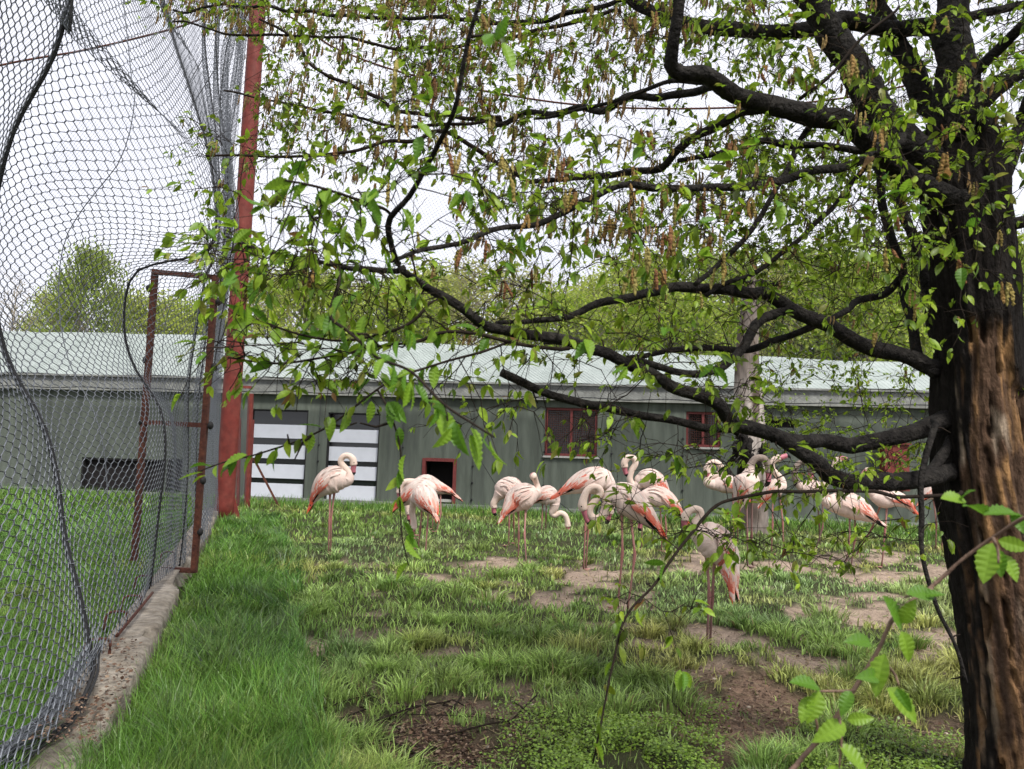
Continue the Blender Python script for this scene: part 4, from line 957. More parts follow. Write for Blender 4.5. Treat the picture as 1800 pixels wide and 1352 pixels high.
LIMBS = [  # points (px,py,depth), widths px start..end
    ([(1745, 815, 3.3), (1655, 832, 3.12), (1550, 852, 2.9), (1470, 836, 2.85), (1420, 800, 2.8), (1370, 776, 2.75), (1300, 745, 2.7), (1220, 690, 2.6), (1130, 640, 2.5), (1000, 612, 2.35), (860, 582, 2.2), (780, 512, 2.1), (700, 464, 2.0)], 34, 12),
    ([(1745, 700, 3.35), (1655, 735, 3.2), (1600, 755, 3.1), (1500, 775, 3.05), (1440, 780, 2.95), (1370, 772, 2.85)], 34, 22),
    ([(1300, 762, 2.9), (1190, 738, 2.9), (1101, 729, 2.85), (1039, 711, 2.8), (962, 687, 2.75), (885, 649, 2.7)], 14, 15),
    ([(1740, 660, 3.35), (1655, 642, 3.25), (1600, 634, 3.2), (1520, 610, 3.2), (1450, 570, 3.15), (1380, 535, 3.1), (1330, 512, 3.05), (1260, 502, 3.0), (1190, 507, 2.95), (1120, 525, 2.85), (1040, 546, 2.75), (960, 562, 2.65), (870, 575, 2.5)], 32, 7),
    ([(1390, 538, 3.1), (1330, 580, 3.0), (1290, 628, 2.9), (1262, 652, 2.8), (1205, 662, 2.7), (1120, 636, 2.55)], 17, 12),
    ([(1445, 568, 3.15), (1380, 592, 3.2), (1310, 607, 3.2), (1250, 610, 3.2), (1180, 613, 3.15), (1100, 622, 3.1), (1030, 610, 3.0), (960, 598, 2.9)], 13, 7),
    ([(1595, 488, 3.5), (1530, 522, 3.4), (1440, 568, 3.2)], 14, 10),
    ([(1540, 290, 3.6), (1555, 400, 3.5), (1590, 490, 3.45), (1602, 560, 3.4), (1622, 620, 3.3), (1650, 655, 3.2)], 14, 20),
    ([(1575, 330, 3.7), (1595, 410, 3.6), (1622, 500, 3.5), (1640, 580, 3.4), (1670, 650, 3.3)], 16, 22),
    ([(1700, 350, 3.1), (1620, 330, 3.1), (1560, 285, 3.0), (1490, 225, 2.95), (1420, 195, 2.9), (1350, 176, 2.85), (1294, 160, 2.8), (1235, 138, 2.7), (1184, 124, 2.65), (1176, 90, 2.6), (1186, 0, 2.55), (1192, -60, 2.5)], 42, 16),
    ([(1330, 172, 2.85), (1265, 148, 3.1), (1205, 155, 3.3), (1116, 176, 3.5), (1042, 192, 3.7), (968, 205, 3.9), (880, 213, 4.1)], 16, 9),
    ([(1240, 140, 2.75), (1170, 150, 2.9), (1090, 172, 3.1), (1000, 195, 3.3), (940, 208, 3.4)], 9, 5),
    ([(1420, 195, 2.95), (1309, 190, 3.1), (1249, 225, 3.2), (1193, 263, 3.3), (1150, 300, 3.4), (1040, 307, 3.6), (920, 320, 3.8)], 18, 8),
    ([(1540, 270, 3.1), (1440, 250, 3.2), (1350, 257, 3.3), (1264, 272, 3.4), (1199, 284, 3.5)], 14, 8),
    ([(1585, 240, 3.0), (1503, 285, 2.9), (1430, 303, 2.8), (1350, 314, 2.7), (1264, 328, 2.65), (1180, 330, 2.6), (1098, 328, 2.6), (1042, 346, 2.55), (983, 373, 2.5), (930, 394, 2.45), (850, 408, 2.35), (760, 440, 2.2), (690, 452, 2.05)], 16, 7),
    ([(1680, 330, 3.15), (1559, 222, 3.2), (1507, 126, 3.2), (1455, 55, 3.2), (1411, -10, 3.2), (1370, -80, 3.2)], 62, 36),
    ([(1690, 80, 3.4), (1651, 56, 3.4), (1537, 48, 3.4), (1477, 38, 3.4), (1385, 59, 3.4), (1300, 55, 3.5), (1196, 38, 3.6), (1131, 15, 3.7), (1080, -20, 3.8)], 30, 20),
    ([(1692, 260, 3.2), (1680, 150, 3.2), (1676, 60, 3.2), (1672, -120, 3.2)], 78, 42),
    ([(1690, 260, 3.25), (1600, 130, 3.4), (1560, 50, 3.5), (1500, -60, 3.6)], 44, 24),
    ([(1680, 240, 3.1), (1720, 190, 3.0), (1796, 130, 2.95), (1900, 100, 2.9)], 30, 18),
    ([(1676, 40, 3.2), (1740, 25, 3.2), (1850, 5, 3.2)], 16, 12),
    ([(1725, 400, 3.1), (1752, 350, 3.15), (1778, 260, 3.2), (1810, 190, 3.2), (1850, 90, 3.2)], 34, 24),
    ([(1740, 400, 3.1), (1790, 395, 3.1), (1860, 380, 3.1)], 26, 20),
    ([(1581, 11, 2.6), (1500, 81, 2.6), (1440, 140, 2.6), (1400, 175, 2.7)], 5, 7),
    ([(1537, 277, 3.0), (1485, 351, 3.0), (1440, 385, 3.0), (1392, 429, 3.0), (1300, 485, 3.0), (1240, 520, 2.95)], 9, 8),
    ([(1450, 190, 3.0), (1403, 263, 2.95), (1374, 314, 2.9), (1340, 377, 2.9), (1290, 440, 2.9), (1225, 505, 2.9)], 10, 9),
    ([(700, 464, 2.0), (692, 430, 1.95), (690, 380, 1.9), (720, 345, 1.85), (738, 310, 1.8), (770, 252, 1.75), (800, 195, 1.7), (822, 110, 1.65), (850, 10, 1.6), (862, -60, 1.6)], 12, 6),
    ([(712, 470, 2.0), (640, 472, 2.1), (590, 466, 2.15), (520, 448, 2.25), (450, 432, 2.35), (395, 415, 2.45)], 11, 4),
    ([(1640, 740, 3.1), (1633, 760, 3.0), (1614, 828, 2.9), (1611, 903, 2.85), (1620, 966, 2.8), (1639, 1054, 2.75), (1699, 1199, 2.7)], 12, 6),
    ([(1660, 700, 3.25), (1665, 760, 3.2), (1640, 820, 3.1), (1590, 850, 3.0)], 16, 18),
    ([(1690, 864, 2.95), (1560, 868, 2.8), (1390, 864, 2.6), (1290, 886, 2.5), (1238, 910, 2.45), (1200, 952, 2.4), (1150, 1032, 2.35), (1100, 1100, 2.3), (1075, 1170, 2.28), (1052, 1280, 2.25), (1040, 1345, 2.25)], 7, 3),
    ([(1000, 612, 2.35), (900, 600, 2.2), (794, 578, 2.1), (733, 597, 2.05), (678, 606, 2.0), (622, 619, 2.0), (555, 633, 2.0), (483, 642, 2.0), (400, 632, 2.0)], 7, 3),
    ([(770, 528, 2.1), (735, 560, 2.05), (680, 580, 2.0), (636, 592, 2.0), (594, 597, 2.0), (525, 586, 2.0), (475, 569, 2.0), (414, 549, 2.0)], 6, 3),
    ([(600, 468, 2.1), (592, 485, 2.0), (586, 522, 1.85), (586, 555, 1.75), (636, 594, 1.6), (678, 630, 1.5), (725, 672, 1.4), (779, 720, 1.32), (829, 752, 1.28), (867, 773, 1.25)], 7, 4),
    ([(900, 600, 2.2), (850, 615, 2.1), (770, 637, 2.0), (696, 663, 1.95), (651, 693, 1.95), (592, 737, 1.95), (533, 767, 1.95), (453, 794, 1.95), (400, 811, 1.95), (345, 836, 1.95)], 5, 2.5),
    ([(664, 686, 1.95), (687, 726, 1.9), (705, 785, 1.9), (703, 856, 1.9), (708, 939, 1.9), (722, 990, 1.9)], 4, 2.2),
    ([(690, 380, 1.9), (655, 352, 1.75), (625, 346, 1.65), (554, 328, 1.6), (498, 314, 1.6)], 6, 4),
    ([(880, 213, 4.1), (800, 212, 4.2), (722, 195, 4.3), (651, 169, 4.4), (604, 148, 4.4), (554, 118, 4.4), (510, 68, 4.5), (459, 36, 4.6)], 8, 4),
    ([(930, 320, 3.8), (800, 240, 3.7), (725, 248, 3.6), (681, 250, 3.6), (625, 268, 3.5), (577, 271, 3.5), (483, 274, 3.4), (360, 272, 3.3)], 8, 4),
    ([(880, 213, 4.1), (711, 222, 4.0), (637, 207, 4.0), (548, 189, 4.0), (453, 169, 4.0), (395, 162, 4.0)], 6, 3),
    ([(1100, 0, 4.4), (940, 30, 4.5), (826, 33, 4.6), (711, 30, 4.7), (600, 28, 4.9), (450, 10, 5.1), (300, 20, 5.3)], 9, 4),
    ([(1090, 20, 4.4), (860, 70, 4.4), (696, 83, 4.4), (583, 65, 4.5), (420, 60, 4.6), (300, 35, 4.8)], 7, 3),
    ([(1850, 930, 1.1), (1850, 930, 1.1)], 1, 1),
]
nodes = []; noder = []
LT = MB()
rr_ = np.random.default_rng(12)
for li, (pts, w0, w1) in enumerate(LIMBS):
    p = np.array(pts, float)
    if len(p) == 2 and np.allclose(p[0], p[1]): continue
    P_ = unp(p[:, 0], p[:, 1], p[:, 2]); k = len(p)
    ww = np.linspace(1, 0, k) ** .8 * (w0 - w1) + w1
    rad = ww * p[:, 2] / FPX / 2
    L = np.linalg.norm(np.diff(P_, axis=0), axis=1).sum(); nn = int(np.clip(L / .025, 12, 110))
    q = catmull(np.hstack([P_, rad[:, None]]), nn)
    s_ = np.linspace(0, L, nn)
    wob = np.stack([vnoise(s_ * 6, li * 3.3 + c, 0, 40 + c) - .5 for c in range(3)], 1) * np.minimum(.03, q[:, 3:4] * 1.6 + .008) * 1.7
    wob[0] = 0
    q[:, :3] += wob
    big = max(w0, w1) >= 9
    ns = 12 if max(w0, w1) > 14 else 7
    jit = 1 + (fbm(np.arange(ns)[None] * 1.3 + 0 * s_[:, None], s_[:, None] * 14 + 0 * np.arange(ns)[None], li, 3, 51) - .5) * .5
    mb = MB() if big else LT
    tube(mb, q[:, :3], q[:, 3], ns, jit=jit)
    if big: mb.build('limb', M['limb'], tree)
    nodes.append(q[:, :3]); noder.append(q[:, 3])
    for k_ in range(int(L * 3)):                                        # short broken spurs
        if w0 > 40: break
        i0 = rr_.integers(1, nn - 1); e = q[i0, :3] + nrm(rr_.normal(0, 1, 3)) * rr_.uniform(.03, .09)
        tube(LT, np.array([q[i0, :3], (q[i0, :3] + e) / 2 + rr_.normal(0, .006, 3), e]), [.004, .003, .002], 4)
nodes = np.vstack(nodes)

# seeds: where the crown carries twigs
SEED = [  # x0,x1,y0,y1,d0,d1,count, leaves per twig, catkins per twig
    (290, 720, -40, 45, 4.4, 6.0, 210, 5, 5), (450, 900, 20, 230, 3.6, 5.4, 260, 5, 3.0), (440, 760, 150, 300, 3.2, 4.6, 80, 5, 1.2),
    (700, 1150, -40, 150, 2.6, 5.2, 330, 6, 3.0), (1100, 1350, -40, 130, 2.8, 5.2, 110, 6, 1.5), (820, 1350, 200, 420, 2.4, 4.6, 250, 6, 2.0), (950, 1360, 290, 440, 1.9, 2.8, 70, 5, 2.6),
    (700, 900, 180, 420, 1.5, 2.4, 22, 5, 1.5), (1300, 1860, -60, 300, 2.5, 5.5, 420, 9, .5), (1300, 1640, 250, 520, 2.6, 6.0, 330, 9, .4), (1480, 1860, 100, 480, 2.0, 2.7, 75, 8, .9),
    (1080, 1640, 430, 640, 3.6, 7.0, 260, 8, .4), (1330, 1640, 640, 830, 4.0, 7.0, 170, 8, 0), (350, 720, 410, 500, 1.8, 2.6, 70, 7, .2), (380, 700, 520, 690, 1.75, 2.3, 48, 6, 0),
    (500, 720, 290, 400, 1.5, 1.9, 16, 6, 0), (720, 1000, 420, 560, 1.9, 3.2, 50, 6, .5), (760, 1340, 540, 740, 2.0, 3.0, 85, 7, 0), (1020, 1300, 700, 850, 2.2, 2.9, 26, 6, 0), (1080, 1520, 830, 970, 2.3, 2.8, 34, 6, 0),
    (1350, 1640, 820, 980, 2.4, 3.0, 25, 6, 0), (340, 470, 240, 320, 3.0, 3.6, 25, 5, 1), (1090, 1260, 1000, 1120, 2.2, 2.5, 6, 5, 0), (1780, 1900, 420, 820, 3.0, 5.5, 60, 8, 0), (1480, 1800, 330, 560, 2.0, 2.5, 12, 5, 1.5)]
sd_p, sd_l, sd_c = [], [], []
g = np.random.default_rng(33)
for x0_, x1_, y0_, y1_, d0_, d1_, cnt, nl, ncat in SEED:
    px = g.uniform(x0_, x1_, cnt); py = g.uniform(y0_, y1_, cnt); dd = g.uniform(d0_, d1_, cnt)
    q_ = unp(px, py, dd); lay = .24 + .05 * vnoise(q_[:, 0], q_[:, 1], 0, 4); zz_ = np.round((q_[:, 2] + .12 * q_[:, 0]) / lay) * lay - .12 * q_[:, 0]
    q_[:, 2] = q_[:, 2] * .2 + .8 * (zz_ + g.normal(0, .03, cnt)); sd_p.append(q_); sd_l += [nl] * cnt; sd_c += [ncat] * cnt
sd_p = np.vstack(sd_p); sd_l = np.array(sd_l, float); sd_c = np.array(sd_c, float)
trunk_top = unp(1700., 350., 3.1)
dn = np.array([np.min(np.linalg.norm(nodes - p, axis=1)) for p in sd_p])
order = np.argsort(dn)
cap_n = len(nodes) + 14 * len(sd_p) + 10; ND = np.zeros((cap_n, 3)); nN = len(nodes); ND[:nN] = nodes
LP, LDv, LS, CP, CL = [], [], [], [], []
for si in order:
    s_ = sd_p[si]
    dist = np.linalg.norm(ND[:nN] - s_, axis=1); a_ = int(np.argmin(dist)); r0 = ND[a_]; L = dist[a_]
    if L < .02: continue
    dv = (s_ - r0) / L
    perp = g.normal(0, 1, 3); perp = nrm(perp - dv * (perp @ dv))
    mid = (r0 + s_) / 2 + perp * L * g.uniform(.02, .14) + A(0, 0, .05 * L)
    ext = s_ + dv * g.uniform(.05, .16) + A(-.03, 0, -.03)
    nn = int(np.clip(L / .05, 5, 13))
    q = catmull([r0, mid, s_, ext], nn)
    q[1:] += g.normal(0, .005, (nn - 1, 3))
    r_a = np.clip(.0018 + .0035 * L, .0018, .0055)
    tube(LT, q, np.linspace(r_a, .0011, nn), 4 if r_a > .003 else 3, cap=False)
    ND[nN:nN + nn - 1] = q[1:]; nN += nn - 1
    # leaves on the outer part, alternate
    nl = g.poisson(sd_l[si] * .6); seg = q[max(1, nn // 3):]
    tw = [seg]
    for b in range(g.integers(2, 5)):                                     # side twiglets
        i0 = g.integers(0, len(seg) - 1); dirb = nrm(nrm(q[-1] - q[0]) + g.normal(0, .8, 3) + A(0, 0, -.1)); lb = g.uniform(.05, .15)
        e = seg[i0] + dirb * lb; mm = (seg[i0] + e) / 2 + A(0, 0, .012); t3 = np.array([seg[i0], mm, e]); tube(LT, t3, [.0013, .0011, .0008], 3, cap=False); tw.append(catmull(t3, 5))
    for b in range(nl + 1):
        t_ = tw[g.integers(0, len(tw))]
        f = 1.0 if b < len(tw) and g.uniform() < .6 else g.uniform(.15, 1)
        if b < len(tw) and f == 1.0: t_ = tw[b]
        ii = f * (len(t_) - 1); i0 = int(min(ii, len(t_) - 2)); p = t_[i0] + (t_[i0 + 1] - t_[i0]) * (ii - i0)
        td = nrm(t_[-1] - t_[0]); sz_ = g.uniform(.022, .05) * g.choice([.75, 1.0, 1.15])
        for r_ in range(3 if f == 1.0 else (2 if g.uniform() < .3 else 1)):
            LP.append(p + g.normal(0, .004, 3)); LDv.append(nrm(td * .75 + g.normal(0, .5, 3) * A(1, 1, .55) + A(-.1, 0, -.42))); LS.append(sz_ * g.uniform(.65, 1.2))
    for b in range(g.poisson(sd_c[si] * .34)):
        c_ = seg[g.integers(0, len(seg))]; l_ = g.uniform(.035, .08)
        for r_ in range(g.integers(1, 5)):
            CP.append(c_ + g.normal(0, .011, 3) * A(1, 1, .3)); CL.append(l_ * g.uniform(.75, 1.15))
# leafy traced twigs
for li in (27, 31, 32, 33, 34, 35, 36, 30):
    pts = np.array(LIMBS[li][0], float); P_ = catmull(unp(pts[:, 0], pts[:, 1], pts[:, 2]), 200)
    L = np.linalg.norm(np.diff(P_, axis=0), axis=1).sum(); st = .3 if li != 30 else .25
    spacing = {30: .06, 35: .055, 33: .045, 36: .02}.get(li, .035)
    for s_ in np.arange(st * L, L, spacing):
        i0 = int(s_ / L * 198); td = nrm(P_[min(199, i0 + 6)] - P_[i0])
        sidev = nrm(np.cross(td, A(0, 1, 0))) * (1 if g.uniform() < .5 else -1)
        for r_ in range(g.integers(1, 3)):
            LP.append(P_[i0] + g.normal(0, .006, 3)); LDv.append(nrm(td * .5 + sidev * .4 + g.normal(0, .4, 3) + A(0, 0, -.55))); LS.append(g.uniform(.038, .068))
# the big near leaves by hand (px, py of the leaf base, px, py of the tip, depth)
for bx, by, tx, ty, d_ in ((800, 742, 808, 800, 1.25), (770, 715, 762, 752, 1.3), (862, 775, 872, 822, 1.25), (722, 672, 712, 716, 1.4), (700, 600, 690, 632, 1.5), (870, 70, 895, 30, 1.3), (868, 60, 842, 85, 1.3), (885, 75, 905, 122, 1.3), (795, 752, 772, 790, 1.25), (700, 675, 670, 690, 1.42),
                           (640, 555, 628, 600, 1.7), (760, 715, 795, 725, 1.3), (850, 770, 862, 800, 1.22), (740, 240, 730, 275, 1.7), (735, 215, 760, 240, 1.7), (905, 345, 925, 372, 1.8), (640, 380, 625, 420, 1.7), (610, 395, 598, 425, 1.7), (655, 370, 670, 400, 1.7)):
    p = unp(float(bx), float(by), d_); e = unp(float(tx), float(ty), d_ - .02); LP.append(p); LDv.append(nrm(e - p)); LS.append(np.linalg.norm(e - p))
LP, LDv, LS, CP, CL = np.array(LP), np.array(LDv), np.array(LS), np.array(CP), np.array(CL)
LT.build('twigs', M['twig'], tree, kind='stuff')

def leaf_shape(rows, serr, pleat, fold, curl, seed=0):
    g = np.random.default_rng(seed); t = np.linspace(0, 1, rows)
    w = .25 * np.sin(np.pi * t ** .86) ** .8 * (1 - .18 * t); w[0] = .02; w[-1] = .004
    if serr: w = w * (1 + .07 * np.where(np.arange(rows) % 2 == 0, 1, -1)); w[0] = .02; w[-1] = .004
    zc = -curl * t ** 2; pl = pleat * np.where(np.arange(rows) % 2 == 0, 1, -1) * np.sin(np.pi * t)
    V = np.stack([np.stack([-w, t - .05 * 0, zc + fold * w + pl], 1), np.stack([0 * w, t, zc], 1), np.stack([w, t, zc + fold * w + pl], 1)], 1).reshape(-1, 3)
    i = np.arange(rows - 1)[:, None] * 3
    Q = np.vstack([np.hstack([i, i + 1, i + 4, i + 3]), np.hstack([i + 1, i + 2, i + 5, i + 4])])
    return V, Q

def leaf_frames(D, g):
    D = nrm(D); k = len(D)
    N_ = nrm(A(0, 0, 1) + g.normal(0, .55, (k, 3)))
    S = nrm(np.cross(D, N_)); N_ = np.cross(S, D)
    return S, D, N_
S_, D_, N_ = leaf_frames(LDv, g)
LPX, LPY, LDP = project(LP)
LCOL = np.array([.08, .175, .012]) * (1 - g.uniform(0, 1, (len(LP), 1))) + np.array([.30, .40, .03]) * g.uniform(.1, 1, (len(LP), 1))
yel = g.uniform(0, 1, len(LP)) < .06; LCOL[yel] = [.26, .27, .05]; brn = g.uniform(0, 1, len(LP)) < .015; LCOL[brn] = [.22, .12, .04]
vis = (LPX > 0) & (LPX < W0) & (LPY > 0) & (LPY < H0)
score = np.where(vis, LS / LDP, 0); pick = np.argsort(-score)[:300]; rest = np.setdiff1d(np.arange(len(LP)), pick)
lm = []
for c in range(6):
    V, Q = leaf_shape(15, True, .015, .25 + .08 * (c % 3), [.12, .25, .4][c % 3], c)
    mb = MB(); cl = [np.array([.10, .22, .018]), np.array([.20, .34, .028])][c // 3]
    colv = np.tile(cl, (len(V), 1)); colv[1::3] *= 1.15
    mb.add(V, None, Q, colv); me = mb.mesh('leaf', False); me.materials.append(M['leaf']); lm.append(me)
def place_leaf(p, S, Dv, Nv, size, parent, c, loc):
    o = bpy.data.objects.new('leaf', lm[c]); COL.objects.link(o)
    mt_ = Matrix.Identity(4)
    for r in range(3):
        mt_[r][0] = S[r] * size; mt_[r][1] = Dv[r] * size; mt_[r][2] = Nv[r] * size; mt_[r][3] = p[r]
    o.parent = parent; o.matrix_parent_inverse = Matrix.Translation(-Vector(loc)); o.matrix_basis = mt_
for i_ in pick: place_leaf(LP[i_], S_[i_], D_[i_], N_[i_], LS[i_], tree, int(g.integers(0, 6)), tree.location)
V, Q = leaf_shape(5, False, 0, .3, .28)
R_ = rest; VV = LP[R_][:, None] + LS[R_][:, None, None] * (V[None, :, :1] * S_[R_][:, None] + V[None, :, 1:2] * D_[R_][:, None] + V[None, :, 2:] * N_[R_][:, None])
mb = MB(); mb.add(VV.reshape(-1, 3), None, (Q[None] + np.arange(len(R_))[:, None, None] * len(V)).reshape(-1, 4), np.repeat(LCOL[R_], len(V), 0)); mb.build('foliage', M['leaf'], tree, kind='stuff')

# catkins: hanging, scaly
def catkin_shape(rings, n, seed):
    g = np.random.default_rng(seed); t = np.linspace(0, 1, rings); r = .085 * np.sin(np.pi * np.clip(t * .92 + .06, 0, 1)) ** .45
    r = r * (1 + .17 * np.where(np.arange(rings) % 2 == 0, 1, -1)); r[0] *= .4
    a = np.arange(n) / n * 6.283
    bx = .10 * np.sin(t * 2.5 + seed)
    V = np.stack([np.cos(a)[None] * r[:, None] + bx[:, None], np.sin(a)[None] * r[:, None] + 0 * bx[:, None], -t[:, None] + 0 * a[None]], -1).reshape(-1, 3)
    V = V + g.normal(0, .016, V.shape)
    i = np.arange(rings - 1)[:, None] * n; j = np.arange(n)[None]; j2 = (j + 1) % n
    return V, np.stack([i + j, i + n + j, i + n + j2, i + j2], -1).reshape(-1, 4)
CPX, CPY, CDP = project(CP); vis = (CPX > 0) & (CPX < W0) & (CPY > -20) & (CPY < H0); sc = np.where(vis, CL / CDP, 0)
pick = np.argsort(-sc)[:280]; rest = np.setdiff1d(np.arange(len(CP)), pick)
cm = []
for c in range(4):
    V, Q = catkin_shape(14, 6, c); mb = MB(); cl = [np.array([.34, .26, .07]), np.array([.30, .18, .055]), np.array([.24, .11, .045]), np.array([.36, .30, .09])][c]
    cv = np.tile(cl, (len(V), 1)); cv[(np.arange(len(V)) // 6) % 2 == 1] *= .7; cv *= np.random.default_rng(c).uniform(.6, 1.25, (len(V), 1))
    mb.add(V, None, Q, cv); me = mb.mesh('catkin', False); me.materials.append(M['catkin']); cm.append(me)
for i_ in pick:
    o = bpy.data.objects.new('catkin', cm[int(g.integers(0, 4))]); COL.objects.link(o); o.parent = tree; o.matrix_parent_inverse = Matrix.Translation(-tree.location)
    o.location = Vector(CP[i_]); o.scale = (CL[i_],) * 3; o.rotation_euler = (g.normal(0, .12), g.normal(0, .12), g.uniform(0, 6))
V, Q = catkin_shape(8, 4, 1); kk = len(rest); VV = CP[rest][:, None] + CL[rest][:, None, None] * V[None]
cb = np.array([.20, .16, .05]) * (1 - g.uniform(0, 1, (kk, 1))) + np.array([.20, .11, .05]) * g.uniform(.4, 1, (kk, 1))
mb = MB(); mb.add(VV.reshape(-1, 3), None, (Q[None] + np.arange(kk)[:, None, None] * len(V)).reshape(-1, 4), np.repeat(cb, len(V), 0)); mb.build('catkins', M['catkin'], tree, kind='stuff', smooth=False)

# the crown goes on unseen above the picture, added to shade the limbs
g = np.random.default_rng(77)
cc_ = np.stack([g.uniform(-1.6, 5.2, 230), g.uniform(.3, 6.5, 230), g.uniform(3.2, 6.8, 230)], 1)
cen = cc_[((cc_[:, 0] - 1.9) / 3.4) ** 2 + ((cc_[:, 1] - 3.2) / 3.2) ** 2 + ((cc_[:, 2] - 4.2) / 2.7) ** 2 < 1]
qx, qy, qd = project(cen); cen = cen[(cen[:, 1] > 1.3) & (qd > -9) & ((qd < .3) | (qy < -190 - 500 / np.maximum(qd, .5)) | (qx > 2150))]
mb = MB(); leaf_cloud(mb, cen, 64, .26, .085, A(.05, .115, .012), A(.12, .20, .02), 78); mb.build('upper_shade_foliage', M['leaf'], tree, smooth=False, kind='stuff')
mb = MB()
for c in cen[::2]:
    b = unp(1680., -40., 3.2) if c[2] > 3.6 else unp(1690., 150., 3.2)
    tube(mb, catmull([b, (b + c) / 2 + A(0, 0, .3), c], 9), np.linspace(.03, .005, 9), 4, cap=False)
mb.build('upper_branches', M['limb'], tree, kind='stuff')

# ------------------------------------------------------------------ near sapling at the lower right
sap = thing('hornbeam_sapling', 'young brown leaning stem with large fresh leaves at the lower right, closest to the viewer', 'sapling', gnd(1150, 2250))
q = np.array([(1150, 2250, 1.28), (1330, 1480, 1.2), (1395, 1352, 1.2), (1440, 1300, 1.2), (1500, 1215, 1.2), (1545, 1140, 1.2), (1575, 1080, 1.2), (1640, 1030, 1.2), (1690, 985, 1.18), (1745, 945, 1.15), (1810, 905, 1.1), (1880, 880, 1.05)], float)
P_ = catmull(np.hstack([unp(q[:, 0], q[:, 1], q[:, 2]), np.linspace(.0045, .0022, len(q))[:, None]]), 80)
mb = MB(); tube(mb, P_[:, :3], P_[:, 3], 8, jit=1 + .12 * rng.normal(0, 1, (80, 8))); mb.build('stem', M['young_twig'], sap)
twl = [((1440, 1300), (1420, 1230), 1.2), ((1500, 1215), (1440, 1215), 1.2), ((1560, 1170), (1580, 1205), 1.2), ((1475, 1260), (1475, 1350), 1.18), ((1640, 1035), (1590, 1050), 1.18), ((1745, 945), (1755, 990), 1.14)]
mb = MB()
for a_, b_, d_ in twl: tube(mb, catmull([unp(*map(float, a_), d_), unp((a_[0] + b_[0]) / 2. + 4, (a_[1] + b_[1]) / 2., d_), unp(*map(float, b_), d_ - .01)], 6), [.0028, .0025, .0022, .002, .0018, .0015], 6)
mb.build('side_twigs', M['young_twig'], sap, kind='stuff')
for bx, by, tx, ty in ((1585, 1105, 1562, 1050), (1585, 1095, 1605, 1060), (1585, 1110, 1605, 1160), (1555, 1150, 1535, 1220), (1550, 1190, 1520, 1185), (1495, 1215, 1480, 1250), (1560, 1210, 1620, 1265), (1575, 1210, 1600, 1250), (1490, 1265, 1530, 1262), (1485, 1272, 1440, 1295), (1475, 1310, 1530, 1352), (1470, 1345, 1455, 1362),
                       (1440, 1215, 1425, 1270), (1425, 1225, 1408, 1265), (1440, 1210, 1400, 1190), (1745, 955, 1728, 1020), (1752, 965, 1760, 1010), (1755, 950, 1810, 965), (1765, 975, 1790, 1020), (1690, 880, 1700, 855), (1695, 878, 1660, 872), (1610, 1050, 1650, 1035), (1640, 1045, 1600, 1040), (1530, 1130, 1500, 1120), (1790, 905, 1740, 890), (1780, 900, 1800, 935), (1730, 905, 1700, 870)):
    p = unp(float(bx), float(by), 1.18); e = unp(float(tx), float(ty), 1.16); dv = nrm(e - p)
    nv_ = nrm(nrm(CAM - p) * .8 + A(0, 0, .7) + rng.normal(0, .3, 3)); s_ = nrm(np.cross(dv, nv_)); nv_ = np.cross(s_, dv)
    place_leaf(p, s_ * 1.15, dv, nv_, np.linalg.norm(e - p) * 1.05, sap, int(rng.integers(0, 6)), sap.location)

# ------------------------------------------------------------------ grass
g = np.random.default_rng(5)
GP, GL, GW, GC, GLean, GBend = [], [], [], [], [], []
WTOP = lambda px: 0
def on_ground(px, py):
    v = FWD + RGT * ((px - W0 / 2) / FPX)[:, None] + UPV * ((H0 / 2 - py) / FPX)[:, None]
    k = (0 - CAM[2]) / v[:, 2]
    return CAM + v * k[:, None], k
def free(x, y):
    u, v = kerb_uv(x, y)
    wl = (np.stack([x, y], 1) - WA[:2]) @ WN[:2] > 0.06
    tr_ = np.hypot(x - gnd(1806, 1420)[0], y - gnd(1806, 1420)[1]) > .25
    return ((v > 0.015) | (v < -.29)) & wl & tr_
def add_grass(P_, L, W_, C, lean, bend):
    GP.append(P_); GL.append(L); GW.append(W_); GC.append(C); GLean.append(lean); GBend.append(bend)
def gcolor(x, y, k, px):
    base = np.stack([np.full(k, .24), np.full(k, .35), np.full(k, .085)], 1)
    t = fbm(x * .8, y * .8, 0, 3, 71)[:, None]
    yelg = np.array([.38, .39, .12]); dkg = np.array([.085, .17, .03]); blu = np.array([.24, .34, .14])
    c = base * (1 - sstep(.5, .68, t)) + yelg * sstep(.5, .68, t)
    t2 = fbm(x * 1.7, y * 1.7, 3, 3, 72)[:, None]; c = c * (1 - sstep(.52, .7, t2) * .7) + dkg * sstep(.52, .7, t2) * .7
    t3 = fbm(x * .6, y * .6, 9, 2, 73)[:, None]; c = c * (1 - sstep(.5, .75, t3) * .6) + blu * sstep(.5, .75, t3) * .6
    c = c * g.uniform(.35, 1.75, (k, 1))
    st = g.uniform(0, 1, k) < .035; c[st] = np.array([.27, .21, .10]) * g.uniform(.6, 1.1, (st.sum(), 1))
    return c
def weedzone(px, py, x, y):
    w_ = (fbm(x * 3.5, y * 3.5, 0, 4, 92) - .5) * 260
    a_ = sstep(1225, 1265, py + w_) * sstep(840, 900, px + w_) * (1 - sstep(1290, 1350, px + w_))
    b_ = sstep(1285, 1320, py + w_) * sstep(1380, 1430, px + w_)
    return np.maximum(a_, b_)
